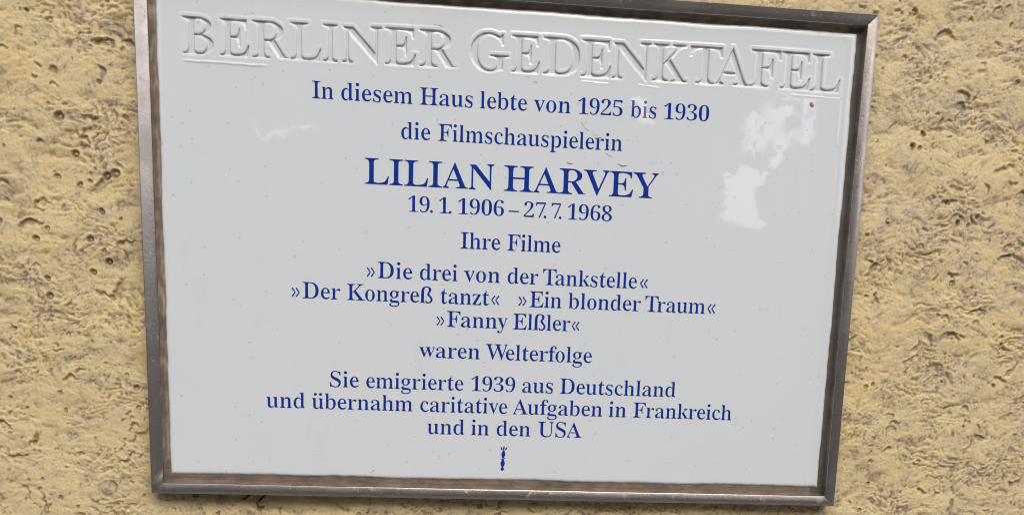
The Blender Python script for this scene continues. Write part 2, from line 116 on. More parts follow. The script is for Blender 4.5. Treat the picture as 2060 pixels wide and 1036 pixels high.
'x': [700,[[43,-3,44,45,76,65,106,90,136,124,285,319,113,591,57,634,32,643,32,648,347,648,347,638,337,637,291,615,285,606,305,559,384,433,506,586,513,600,516,620,499,633,472,637,472,686,651,686,651,639,619,620,589,594,420,385,634,51,651,49,680,38,677,42,677,35,364,35,364,43,394,47,413,58,431,79,429,92,402,143,320,269,196,107,177,68,216,41,251,37,226,37,226,-3]]],
'y': [659,[[119,-281,84,-278,58,-268,37,-253,22,-235,14,-215,13,-179,20,-159,35,-137,50,-125,64,-118,100,-117,114,-122,133,-140,148,-203,160,-215,183,-218,203,-212,222,-194,247,-162,280,-96,316,30,103,561,85,598,67,622,16,641,-8,640,11,640,11,681,334,681,334,638,294,632,271,615,258,598,259,581,393,226,518,573,522,603,516,623,503,632,473,636,473,684,630,684,630,636,592,614,557,538,343,-49,315,-160,286,-211,245,-258,228,-267,164,-278]]],
'z': [643,[[53,0,53,24,395,626,226,624,188,613,158,596,140,577,124,552,107,502,59,502,69,681,579,681,579,645,249,57,383,59,427,66,462,79,490,95,512,118,534,152,557,205,604,205,588,0]]],
'.': [300,[[208,85,201,119,182,147,154,166,120,173,86,166,58,147,39,119,32,85,39,51,58,23,86,4,120,-3,154,4,182,23,201,51]]],
'–': [680,[[30,295,620,295,620,375,30,375]]],
'ü': [823,[[305,-19,268,-13,193,26,166,54,141,102,134,134,128,213,128,545,123,576,111,605,85,629,62,638,62,681,284,681,284,161,292,124,304,106,324,91,355,80,388,76,438,84,476,106,529,165,528,558,523,583,509,611,479,631,454,638,454,681,684,681,684,153,689,115,701,96,731,79,753,73,753,23,620,14,538,2,538,126,480,57,448,31,411,8,372,-8,337,-17],[357,920,349,956,329,987,298,1008,262,1015,225,1008,194,987,174,956,167,920,174,884,194,853,225,832,262,825,298,832,329,853,349,884],[677,920,669,956,649,987,618,1008,582,1015,545,1008,514,987,494,956,487,920,494,884,514,853,545,832,582,825,618,832,649,853,669,884]]],
'»': [520,[[50,585,96,585,252,345,96,105,50,105,28,150,181,345,28,540],[260,585,306,585,462,345,306,105,260,105,238,150,391,345,238,540]]],
'«': [520,[[450,585,403,585,248,345,403,105,450,105,472,150,319,345,472,540],[240,585,194,585,38,345,194,105,240,105,262,150,109,345,262,540]]],
'ß': [870,[[30,0,370,0,370,35,315,60,295,100,295,620,297,712,305,789,318,852,339,902,367,937,404,958,450,965,493,960,527,945,553,921,571,890,582,853,585,810,579,760,562,716,498,602,485,560,492,511,521,465,655,328,687,277,700,220,693,165,673,120,643,88,603,67,555,60,524,65,496,79,470,102,447,134,425,175,385,175,395,20,439,2,484,-9,570,-15,635,-9,692,9,740,37,778,75,806,120,824,172,830,230,818,299,788,360,748,414,663,505,635,544,625,580,637,617,716,722,737,766,745,820,736,881,709,932,666,974,609,1004,540,1023,460,1030,376,1024,305,1005,246,974,199,930,163,873,138,802,123,718,118,620,118,100,100,60,30,35]]],
' ': [330,[]],
}
TEXT = [
  (123.5, 14.0, [["In", -174.6, -156.6], ["diesem", -150.0, -89.6], ["Haus", -83.2, -37.6], ["lebte", -31.1, 9.8], ["von", 15.7, 48.1], ["1925", 54.8, 94.4], ["bis", 101.6, 124.6], ["1930", 131.4, 172.4]]),
  (94.8, 14.0, [["die", -98.8, -73.7], ["Filmschauspielerin", -66.9, 95.5]]),
  (56.2, 21.5, [["LILIAN", -129.9, -17.5], ["HARVEY", -8.5, 129.9]]),
  (34.6, 14.0, [["19.", -92.2, -70.5], ["1.", -65.2, -54.1], ["1906", -48.5, -7.8], ["–", -3.7, 5.5], ["27.", 9.9, 30.2], ["7.", 34.6, 43.8], ["1968", 49.2, 89.4]]),
  (5.6, 14.0, [["Ihre", -45.7, -10.2], ["Filme", -4.0, 44.0]]),
  (-22.8, 14.0, [["»", -127.9, -120.7], ["Die", -118.4, -87.8], ["drei", -81.1, -47.9], ["von", -41.9, -9.7], ["der", -2.7, 25.0], ["Tankstelle", 29.1, 115.4], ["«", 118.1, 125.5]]),
  (-42.7, 14.0, [["»", -193.4, -186.2], ["Der", -183.9, -151.0], ["Kongreß", -145.3, -69.5], ["tanzt", -62.6, -18.8], ["«", -17.0, -9.7], ["»", 7.7, 15.0], ["Ein", 17.7, 46.8], ["blonder", 53.3, 120.1], ["Traum", 124.0, 180.2], ["«", 182.4, 190.0]]),
  (-62.8, 14.0, [["»", -65.7, -58.6], ["Fanny", -56.5, -1.8], ["Elßler", 3.3, 55.8], ["«", 57.0, 64.3]]),
  (-90.6, 14.0, [["waren", -80.7, -26.1], ["Welterfolge", -20.7, 77.1]]),
  (-119.3, 14.0, [["Sie", -160.3, -134.6], ["emigrierte", -128.0, -40.3], ["1939", -33.2, 7.1], ["aus", 13.6, 42.0], ["Deutschland", 48.4, 157.2]]),
  (-139.2, 14.0, [["und", -216.4, -182.8], ["übernahm", -176.2, -86.3], ["caritative", -79.2, 0.6], ["Aufgaben", 5.8, 89.0], ["in", 95.3, 111.6], ["Frankreich", 118.1, 212.4]]),
  (-159.3, 14.0, [["und", -72.3, -38.8], ["in", -32.2, -16.0], ["den", -8.7, 22.4], ["USA", 29.5, 70.6]]),
]
RELIEF = [
  ('B', -281.6, -255.2, 152.6, 182.0),
  ('E', -251.2, -225.8, 152.9, 182.3),
  ('R', -224.6, -192.9, 152.9, 182.5),
  ('L', -192.9, -166.2, 153.3, 183.0),
  ('I', -165.6, -152.7, 153.3, 183.1),
  ('N', -149.8, -115.5, 153.6, 183.4),
  ('E', -113.8, -86.3, 154.1, 184.0),
  ('R', -84.6, -51.6, 154.2, 184.3),
  ('G', -41.0, -6.8, 154.2, 184.5),
  ('E', -5.5, 20.4, 154.4, 184.7),
  ('D', 21.8, 55.3, 154.5, 184.9),
  ('E', 55.4, 83.0, 154.5, 185.0),
  ('N', 82.7, 117.8, 154.5, 185.1),
  ('K', 118.6, 151.0, 154.6, 185.4),
  ('T', 151.8, 181.6, 154.7, 185.6),
  ('A', 175.9, 207.4, 154.8, 185.8),
  ('F', 206.6, 234.7, 155.1, 186.2),
  ('E', 234.4, 263.0, 154.8, 186.0),
  ('L', 262.4, 290.9, 154.4, 185.7),
]
CRACKS = [
  ([(57.9, 116.6), (59.3, 115.5), (60.7, 114.7)], 0.23),
  ([(61.7, 112.3), (63.5, 111.2), (64.9, 110.8)], 0.18),
  ([(70.5, 104.5), (73.2, 104.2), (77.1, 105.3)], 0.46),
  ([(80.4, 102.1), (82.2, 101.0), (84.7, 96.5)], 0.23),
  ([(92.0, 83.9), (96.6, 82.1), (101.5, 83.1)], 0.46),
  ([(46.6, 82.9), (49.3, 81.7), (51.9, 82.3)], 0.41),
  ([(73.6, 85.1), (75.0, 83.5), (76.0, 83.1)], 0.18),
  ([(96.5, 50.3), (98.3, 49.1), (100.2, 48.8)], 0.16),
  ([(80.0, 92.5), (82.7, 91.4), (88.2, 88.8)], 0.14),
  ([(8.9, 151.3), (10.2, 151.0), (11.1, 150.7)], 0.23),
  ([(14.6, 148.0), (16.8, 147.0), (19.0, 146.7)], 0.23),
  ([(-72.0, 188.2), (-69.9, 187.9)], 0.18),
  ([(-69.1, 188.0), (-66.5, 187.4), (-63.6, 186.4)], 0.28),
  ([(-124.0, -196.1), (-122.2, -195.1), (-119.9, -193.7)], 0.28),
  ([(82.4, -156.6), (83.2, -154.7), (84.1, -153.3)], 0.32),
  ([(-25.4, -189.8), (-23.1, -189.7)], 0.16),
  ([(-24.0, -191.1), (-23.5, -192.5)], 0.23),
  ([(179.5, -182.8), (181.0, -183.7)], 0.32),
  ([(-45.5, 191.4), (-45.0, 191.1)], 0.41),
  ([(291.5, -4.7), (292.5, -5.6)], 0.55),
  ([(58.4, 115.4), (61.2, 112.7), (65.8, 109.2)], 0.12),
  ([(67.6, 108.5), (70.4, 107.0), (73.9, 106.3)], 0.14),
]

# ------------------------------------------------------------------ numpy noise
def _hash(ix, iy, seed):
    h = (ix.astype(np.int64) * 374761393 + iy.astype(np.int64) * 668265263 + seed * 982451653) & 0xFFFFFFFF
    h = ((h ^ (h >> 13)) * 1274126177) & 0xFFFFFFFF
    h = ((h ^ (h >> 16)) * 2246822519) & 0xFFFFFFFF
    return ((h ^ (h >> 15)) & 0xFFFF).astype(np.float32) / 65535.0

def gnoise(x, y, seed=0):
    ix = np.floor(x).astype(np.int64); iy = np.floor(y).astype(np.int64)
    fx = (x - ix).astype(np.float32); fy = (y - iy).astype(np.float32)
    u = fx * fx * fx * (fx * (fx * 6 - 15) + 10); v = fy * fy * fy * (fy * (fy * 6 - 15) + 10)
    def gr(a, b, dx, dy):
        t = _hash(a, b, seed) * 6.2831853
        return np.cos(t) * dx + np.sin(t) * dy
    n00 = gr(ix, iy, fx, fy); n10 = gr(ix + 1, iy, fx - 1, fy)
    n01 = gr(ix, iy + 1, fx, fy - 1); n11 = gr(ix + 1, iy + 1, fx - 1, fy - 1)
    return ((n00 * (1 - u) + n10 * u) * (1 - v) + (n01 * (1 - u) + n11 * u) * v) * 1.5

def fbm(x, y, octv=4, seed=0, gain=0.5):
    s = 0; a = 1.0; t = 0
    for i in range(octv):
        s = s + a * gnoise(x * 2 ** i + 17.3 * i, y * 2 ** i - 9.1 * i, seed + 31 * i); t += a; a *= gain
    return s / t

def sstep(a, b, x):
    t = np.clip((x - a) / (b - a), 0, 1)
    return t * t * (3 - 2 * t)

# ------------------------------------------------------------------ objects
def tag(o, label=None, category=None, group=None, kind=None):
    for k, v in (('label', label), ('category', category), ('group', group), ('kind', kind)):
        if v: o[k] = v
    return o

def thing(name, label, category, loc, group=None):
    o = bpy.data.objects.new(name, None)
    COL.objects.link(o)
    o.empty_display_size = 0.05
    o.location = loc
    return tag(o, label, category, group)

def link_mesh(name, me, mat, parent=None, loc=(0, 0, 0)):
    o = bpy.data.objects.new(name, me)
    COL.objects.link(o)
    if mat is not None: me.materials.append(mat)
    o.location = loc
    if parent is not None: o.parent = parent
    return o

def np_mesh(name, verts, faces, mat, parent=None, loc=(0, 0, 0), smooth=True, attrs=None):
    """verts (n,3) float, faces (m,4) int -> one mesh object; attrs: dict of per-vertex floats"""
    verts = np.asarray(verts, np.float32); faces = np.asarray(faces, np.int32)
    k = faces.shape[1]
    used = np.unique(faces)
    if len(used) != len(verts):
        remap = np.full(len(verts), -1, np.int32); remap[used] = np.arange(len(used), dtype=np.int32)
        verts = verts[used]; faces = remap[faces]
        if attrs: attrs = {a: v[used] for a, v in attrs.items()}
    me = bpy.data.meshes.new(name)
    me.vertices.add(len(verts)); me.vertices.foreach_set('co', verts.ravel())
    me.loops.add(faces.size); me.loops.foreach_set('vertex_index', faces.ravel())
    me.polygons.add(len(faces))
    me.polygons.foreach_set('loop_start', np.arange(len(faces), dtype=np.int32) * k)
    me.update(calc_edges=True)
    me.polygons.foreach_set('use_smooth', np.full(len(faces), smooth))
    for a, v in (attrs or {}).items():
        at = me.attributes.new(a, 'FLOAT', 'POINT')
        at.data.foreach_set('value', np.asarray(v, np.float32))
    me.validate()
    return link_mesh(name, me, mat, parent, loc)

def grid_faces(nx, ny):
    i = np.arange(ny - 1)[:, None] * nx + np.arange(nx - 1)[None, :]
    return np.stack([i, i + 1, i + 1 + nx, i + nx], -1)       # (ny-1, nx-1, 4)

# plaque space: millimetres, x right, y up, z towards the viewer, origin at the centre of the frame's front
BASE = Vector((0.0, 0.0, CZ - 0.218))
def to_local(x, y, z):
    """plaque millimetres -> coordinates relative to BASE, metres"""
    return np.stack([x, -z, y + 218.0], -1) / 1000.0

# ------------------------------------------------------------------ materials
def new_mat(name):
    m = bpy.data.materials.new(name); m.use_nodes = True
    nt = m.node_tree
    return m, nt, nt.nodes['Principled BSDF']

def N(nt, t, **kw):
    n = nt.nodes.new(t)
    for k, v in kw.items():
        if k in n.inputs: n.inputs[k].default_value = v
        else: setattr(n, k, v)
    return n

def noise(nt, vec, scale, detail=3.0, rough=0.55, dist=0.0):
    n = N(nt, 'ShaderNodeTexNoise'); nt.links.new(vec, n.inputs['Vector'])
    n.inputs['Scale'].default_value = scale; n.inputs['Detail'].default_value = detail
    n.inputs['Roughness'].default_value = rough; n.inputs['Distortion'].default_value = dist
    return n.outputs['Fac']

def ramp(nt, fac, a, b, lo=0.0, hi=1.0):
    r = N(nt, 'ShaderNodeMapRange'); r.interpolation_type = 'SMOOTHSTEP'
    nt.links.new(fac, r.inputs['Value'])
    r.inputs['From Min'].default_value = a; r.inputs['From Max'].default_value = b
    r.inputs['To Min'].default_value = lo; r.inputs['To Max'].default_value = hi
    return r.outputs['Result']

def mix(nt, fac, c1, c2):
    m = N(nt, 'ShaderNodeMix'); m.data_type = 'RGBA'
    if isinstance(fac, (int, float)): m.inputs[0].default_value = fac
    else: nt.links.new(fac, m.inputs[0])
    for i, c in ((6, c1), (7, c2)):
        if isinstance(c, tuple): m.inputs[i].default_value = (*c, 1)
        else: nt.links.new(c, m.inputs[i])
    return m.outputs[2]

def math_(nt, op, a, b=None):
    m = N(nt, 'ShaderNodeMath'); m.operation = op
    for i, v in enumerate((a, b)):
        if v is None: continue
        if isinstance(v, (int, float)): m.inputs[i].default_value = v
        else: nt.links.new(v, m.inputs[i])
    return m.outputs[0]

def bump(nt, height, strength, dist, normal=None):
    b = N(nt, 'ShaderNodeBump'); b.inputs['Strength'].default_value = strength
    b.inputs['Distance'].default_value = dist
    nt.links.new(height, b.inputs['Height'])
    if normal is not None: nt.links.new(normal, b.inputs['Normal'])
    return b.outputs['Normal']

def coords(nt):
    return N(nt, 'ShaderNodeTexCoord').outputs['Object']

def attr(nt, name):
    a = N(nt, 'ShaderNodeAttribute'); a.attribute_name = name
    return a.outputs['Fac']

def scaled(nt, vec, sx, sy, sz):
    m = N(nt, 'ShaderNodeMapping'); nt.links.new(vec, m.inputs['Vector'])
    m.inputs['Scale'].default_value = (sx, sy, sz)
    return m.outputs['Vector']

def specks(nt, vec, scale, keep, r0, r1):
    """sparse round spots: 1 inside a spot; keep = share of cells that carry one"""
    v = N(nt, 'ShaderNodeTexVoronoi'); v.inputs['Scale'].default_value = scale
    nt.links.new(vec, v.inputs['Vector'])
    sep = N(nt, 'ShaderNodeSeparateColor'); nt.links.new(v.outputs['Color'], sep.inputs[0])
    rad = ramp(nt, sep.outputs[1], 0, 1, r0, r1)
    d = math_(nt, 'DIVIDE', v.outputs['Distance'], rad)
    spot = ramp(nt, d, 0.6, 1.0, 1.0, 0.0)
    on = math_(nt, 'LESS_THAN', sep.outputs[0], keep)
    return math_(nt, 'MULTIPLY', spot, on)

def glaze_normal(nt, vec):
    # hand-made porcelain: very slow waviness plus faint orange-peel
    h1 = noise(nt, vec, 14.0, 1.5, 0.45)
    n1 = bump(nt, h1, 1.0, 0.0003)
    h2 = noise(nt, vec, 160.0, 2.0, 0.5)
    return bump(nt, h2, 1.0, 0.000007, n1)

def glaze_material(name, base, printed=False):
    m, nt, b = new_mat(name)
    vec = coords(nt)
    col = base
    warped = scaled(nt, vec, 1, 1, 1)
    if not printed:
        big = noise(nt, vec, 6.0, 3.0, 0.6)
        col = mix(nt, ramp(nt, big, 0.35, 0.65), base, tuple(c * k for c, k in zip(base, (0.975, 0.985, 0.98))))
        film = noise(nt, scaled(nt, vec, 1, 1, 0.5), 45.0, 5.0, 0.65)
        col = mix(nt, ramp(nt, film, 0.58, 0.85, 0, 0.16), col, (0.50, 0.49, 0.46))
        s1 = specks(nt, vec, 130.0, 0.30, 0.04, 0.15)
        col = mix(nt, math_(nt, 'MULTIPLY', s1, 0.36), col, (0.26, 0.24, 0.22))
        s2 = specks(nt, vec, 42.0, 0.07, 0.02, 0.055)
        col = mix(nt, math_(nt, 'MULTIPLY', s2, 0.8), col, (0.09, 0.08, 0.07))
        sm = specks(nt, scaled(nt, vec, 1.0, 1.0, 0.55), 60.0, 0.10, 0.05, 0.13)
        smn = ramp(nt, noise(nt, vec, 900.0, 2.0), 0.45, 0.62)
        col = mix(nt, math_(nt, 'MULTIPLY', math_(nt, 'MULTIPLY', sm, smn), 0.5), col, (0.2, 0.19, 0.17))
        g = attr(nt, 'brown_tint')
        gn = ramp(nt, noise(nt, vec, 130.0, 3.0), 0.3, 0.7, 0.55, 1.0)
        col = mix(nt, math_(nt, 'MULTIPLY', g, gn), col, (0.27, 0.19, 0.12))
        nt.links.new(col, b.inputs['Base Color'])
        rr = ramp(nt, film, 0.45, 0.8, 0.012, 0.07)
        rr = math_(nt, 'ADD', rr, math_(nt, 'MULTIPLY', s1, 0.3))
        nt.links.new(rr, b.inputs['Roughness'])
    else:
        s2 = specks(nt, vec, 160.0, 0.05, 0.05, 0.12)
        col = mix(nt, math_(nt, 'MULTIPLY', s2, 0.5), base, (0.35, 0.36, 0.4))
        nt.links.new(col, b.inputs['Base Color'])
        b.inputs['Roughness'].default_value = 0.03
    b.inputs['IOR'].default_value = 1.58
    nt.links.new(glaze_normal(nt, vec), b.inputs['Normal'])
    return m

M_GLAZE = glaze_material('white_porcelain_glaze', (0.725, 0.785, 0.828))
M_BLUE = glaze_material('cobalt_blue_print', (0.010, 0.042, 0.31), printed=True)

def metal_material():
    m, nt, b = new_mat('weathered_steel')
    vec = coords(nt)
    mott = noise(nt, vec, 16.0, 4.0, 0.6)
    fine = noise(nt, vec, 350.0, 3.0, 0.6)
    col = mix(nt, ramp(nt, mott, 0.35, 0.7), (0.48, 0.445, 0.42), (0.34, 0.315, 0.30))
    col = mix(nt, ramp(nt, fine, 0.5, 0.75, 0, 0.35), col, (0.50, 0.45, 0.42))
    rust = ramp(nt, noise(nt, vec, 75.0, 5.0, 0.65), 0.60, 0.72)
    col = mix(nt, math_(nt, 'MULTIPLY', rust, 0.35), col, (0.16, 0.12, 0.095))
    scr = ramp(nt, noise(nt, scaled(nt, vec, 1.0, 1.0, 0.12), 420.0, 2.0, 0.5), 0.60, 0.72)
    col = mix(nt, math_(nt, 'MULTIPLY', scr, 0.35), col, (0.60, 0.57, 0.54))
    s = specks(nt, vec, 190.0, 0.26, 0.05, 0.17)
    col = mix(nt, math_(nt, 'MULTIPLY', s, 0.7), col, (0.08, 0.065, 0.055))
    nt.links.new(col, b.inputs['Base Color'])
    b.inputs['Metallic'].default_value = 0.85
    nt.links.new(math_(nt, 'ADD', ramp(nt, mott, 0.3, 0.75, 0.20, 0.33), math_(nt, 'MULTIPLY', rust, 0.25)), b.inputs['Roughness'])
    nt.links.new(bump(nt, fine, 0.25, 0.0003), b.inputs['Normal'])
    return m
M_STEEL = metal_material()

def dusty_material():
    m, nt, b = new_mat('dusty_steel')
    vec = coords(nt)
    n1 = noise(nt, scaled(nt, vec, 1, 1, 1), 60.0, 5.0, 0.6)
    nt.links.new(mix(nt, ramp(nt, n1, 0.35, 0.65), (0.22, 0.19, 0.165), (0.13, 0.11, 0.10)), b.inputs['Base Color'])
    b.inputs['Metallic'].default_value = 0.15
    b.inputs['Roughness'].default_value = 0.6
    return m
M_DUSTY = dusty_material()

def mortar_material():
    m, nt, b = new_mat('brown_sealant')
    vec = coords(nt)
    n1 = noise(nt, vec, 60.0, 5.0, 0.6)
    n2 = noise(nt, vec, 500.0, 3.0, 0.6)
    g = attr(nt, 'tone')
    col = mix(nt, g, (0.17, 0.125, 0.095), (0.38, 0.305, 0.24))
    col = mix(nt, attr(nt, 'grey'), col, (0.10, 0.092, 0.078))
    col = mix(nt, ramp(nt, n1, 0.35, 0.7, 0, 0.6), col, (0.085, 0.066, 0.05))
    col = mix(nt, ramp(nt, n2, 0.55, 0.75, 0, 0.4), col, (0.30, 0.25, 0.20))
    nt.links.new(col, b.inputs['Base Color'])
    b.inputs['Roughness'].default_value = 0.8
    nt.links.new(bump(nt, n2, 0.5, 0.0006), b.inputs['Normal'])
    return m
M_SEAL = mortar_material()

def stucco_material():
    m, nt, b = new_mat('cream_stucco')
    vec = coords(nt)
    big = noise(nt, vec, 5.0, 3.0, 0.6)
    mid = noise(nt, vec, 45.0, 4.0, 0.6)
    fine = noise(nt, vec, 420.0, 4.0, 0.6)
    tiny = noise(nt, vec, 1300.0, 2.0, 0.6)
    col = mix(nt, ramp(nt, big, 0.35, 0.65), (0.70, 0.592, 0.325), (0.72, 0.582, 0.30))
    col = mix(nt, ramp(nt, mid, 0.4, 0.72, 0, 0.5), col, (0.62, 0.53, 0.35))
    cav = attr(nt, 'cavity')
    col = mix(nt, math_(nt, 'MULTIPLY', cav, 0.85), col, (0.33, 0.215, 0.065))  # ochre-brown painted into the hollows, standing in for their shading
    d = attr(nt, 'dirt')
    dn = ramp(nt, fine, 0.34, 0.60, 0.25, 1.0)
    col = mix(nt, math_(nt, 'MULTIPLY', d, dn), col, (0.25, 0.20, 0.17))
    s = specks(nt, vec, 260.0, 0.06, 0.05, 0.2)
    col = mix(nt, math_(nt, 'MULTIPLY', s, 0.6), col, (0.16, 0.11, 0.07))
    nt.links.new(col, b.inputs['Base Color'])
    b.inputs['Roughness'].default_value = 0.62
    n1 = bump(nt, fine, 0.6, 0.0010)
    nt.links.new(bump(nt, tiny, 0.3, 0.0003, n1), b.inputs['Normal'])
    return m
M_STUCCO = stucco_material()

def plain(name, c, rough=0.8, metallic=0.0, var=0.3, sc=300.0):
    m, nt, b = new_mat(name)
    vec = coords(nt)
    f = noise(nt, vec, sc, 4.0, 0.6)
    nt.links.new(mix(nt, ramp(nt, f, 0.3, 0.7), c, tuple(x * (1 - var) for x in c)), b.inputs['Base Color'])
    b.inputs['Roughness'].default_value = rough
    b.inputs['Metallic'].default_value = metallic
    nt.links.new(bump(nt, f, 0.3, 0.0005), b.inputs['Normal'])
    return m
M_RUST = plain('rust', (0.13, 0.045, 0.02), 0.85, sc=900.0)
M_HOLE = plain('brown_clay', (0.40, 0.21, 0.06), 0.8, sc=1500.0)
M_CHIP = plain('dark_crack', (0.17, 0.15, 0.13), 0.9, sc=900.0)

# ------------------------------------------------------------------ ground
def ground():
    m, nt, b = new_mat('grey_paving')
    vec = coords(nt)
    n = noise(nt, vec, 3.0, 5.0, 0.6)
    nt.links.new(mix(nt, ramp(nt, n, 0.3, 0.7), (0.26, 0.24, 0.215), (0.19, 0.178, 0.165)), b.inputs['Base Color'])
    b.inputs['Roughness'].default_value = 0.9
    s = 60.0
    v = [(-s, -s, 0), (s, -s, 0), (s, s, 0), (-s, s, 0)]
    o = np_mesh('ground', v, [[0, 1, 2, 3]], m, smooth=False)
    tag(o, kind='structure')
ground()

# ------------------------------------------------------------------ unseen dark belt of trees across the street, added to darken and shape reflections
def trees_opposite():
    m, nt, b = new_mat('dark_foliage')
    vec = coords(nt)
    n = noise(nt, vec, 2.5, 5.0, 0.65)
    nt.links.new(mix(nt, ramp(nt, n, 0.35, 0.65), (0.03, 0.045, 0.018), (0.075, 0.09, 0.04)), b.inputs['Base Color'])
    b.inputs['Roughness'].default_value = 0.8
    az = np.radians(np.linspace(-88, 88, 1150)); t = np.linspace(0, 1, 170)
    A, T = np.meshgrid(az, t)
    D = 12.0 / np.maximum(np.cos(A), 0.45)
    top = np.radians(33.0 - 15.0 * sstep(29.0, 32.0, np.degrees(A)) - 10.0 * sstep(-23, -25, np.degrees(A)) + 2.2 * gnoise(A * 9, A * 0 + .5, 4) + 1.0 * gnoise(A * 40, A * 0 + .7, 5))
    H = 1.63 + np.tan(top) * 12.0
    r = D + 0.8 * gnoise(A * 14, T * 6, 7) + 0.5 * gnoise(A * 45, T * 18, 8) + 2.0 * T ** 3
    V = np.stack([np.sin(A) * r, -np.cos(A) * r - 0.67, T * H], -1).reshape(-1, 3)
    F = grid_faces(len(az), len(t))
    azc = np.degrees((A[:-1, :-1] + A[1:, 1:]) / 2); hc = ((T * H)[:-1, :-1] + (T * H)[1:, 1:]) / 2
    elc = np.degrees(np.arctan2(hc - 1.63, D[:-1, :-1]))
    nn = gnoise(azc / 1.3, elc / 1.3, 31) + 0.5 * gnoise(azc / .5, elc / .5, 32) + 0.7 * gnoise(azc / .26, elc / .26, 33)
    gap = np.zeros(azc.shape, bool)
    for ca, ce, ra, re, k in GAPS:
        q = ((azc - ca) / ra) ** 2 + ((elc - ce) / re) ** 2
        gap |= q + k * nn < 1
    gap &= ((azc - 25.7) / 1.9) ** 2 + ((elc - 15.9) / 2.0) ** 2 + 0.12 * nn > 1
    o = np_mesh('reflection_trees', V, F[~gap], m, smooth=False)
    tag(o, 'unseen dark tree belt across the street, added to darken and shape the glaze reflections', kind='stuff')
GAPS = [(23.4, 16.2, 2.0, 2.6, .5), (27.0, 20.9, .45, 2.1, .5), (24.6, 20.6, 1.4, 1.8, 2.4), (14.8, 22.0, .6, .5, 2.4), (-13.5, 19.8, 2.6, .22, .9)]  # sky openings shaped to put bright patches in the glaze
trees_opposite()

# ------------------------------------------------------------------ stucco wall
def stucco_height(X, Y):
    """X, Y in mm (arrays) -> height mm towards the viewer, cavity 0..1, dirt 0..1"""
    wx = X + 7 * gnoise(X / 34, Y / 34, 3) + 1.6 * gnoise(X / 11, Y / 11, 5)
    wy = Y + 7 * gnoise(X / 31, Y / 31, 4) + 1.6 * gnoise(X / 12, Y / 12, 6)
    A = fbm(wx / 34 + wy / 120, wy / 17 - wx / 160, 3, 11, 0.55)
    k = 0.10; c = -0.02
    sm = -k * np.log(np.exp(-A / k) + np.exp(-c / k))               # trowelled flats, torn hollows below
    und = 1.5 * gnoise(X / 85, Y / 60, 21)
    rough = sstep(-0.15, 0.5, gnoise(X / 55, Y / 40, 8))
    B = fbm(wx / 9 + 3, wy / 6.5, 3, 41, 0.6)
    rid = 1 - np.abs(2 * gnoise(wx / 8, wy / 5.0, 61))             # thin curled ridges
    h = 2.1 * sm + und + (0.45 + 0.85 * rough) * B + 0.34 * rough * (rid - 0.5)
    C = fbm(wx / 5.2, wy / 3.6, 3, 141, 0.6)
    h = h + (0.24 + 0.42 * rough) * C + 0.17 * (0.35 + rough) * (0.5 - np.abs(2.2 * gnoise(wx / 4.6 + 9, wy / 3.4, 151))) + 0.14 * fbm(X / 2.4, Y / 2.1, 2, 77)
    low = sstep(-0.02, -0.42, A)
    crv = sstep(0.0, -0.5, B) * rough
    crc = sstep(-0.12, -0.5, C)
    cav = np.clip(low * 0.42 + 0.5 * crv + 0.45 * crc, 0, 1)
    sl = sstep(-0.02, 0.34, fbm(wx / 26 - wy / 34 + 40, wy / 13 + wx / 90, 4, 91, 0.62))
    patch = sstep(-0.12, 0.30, gnoise(X / 75 + 7, Y / 55, 95))
    dirt = np.clip(sl * patch * sstep(0.34, -0.2, A + 0.5 * B + 0.5 * C) * 1.15 + 0.35 * crc * patch, 0, 1)
    return h, cav, dirt

def axis(fine_lo, fine_hi, step, far, grow=1.18, mx=60.0):
    a = list(np.arange(fine_lo, fine_hi + step * 0.5, step))
    d = step; x = a[-1]
    while x < far: d = min(d * grow, mx); x += d; a.append(x)
    d = step; x = a[0]; pre = []
    while x > -far: d = min(d * grow, mx); x -= d; pre.append(x)
    return np.array(pre[::-1] + a)

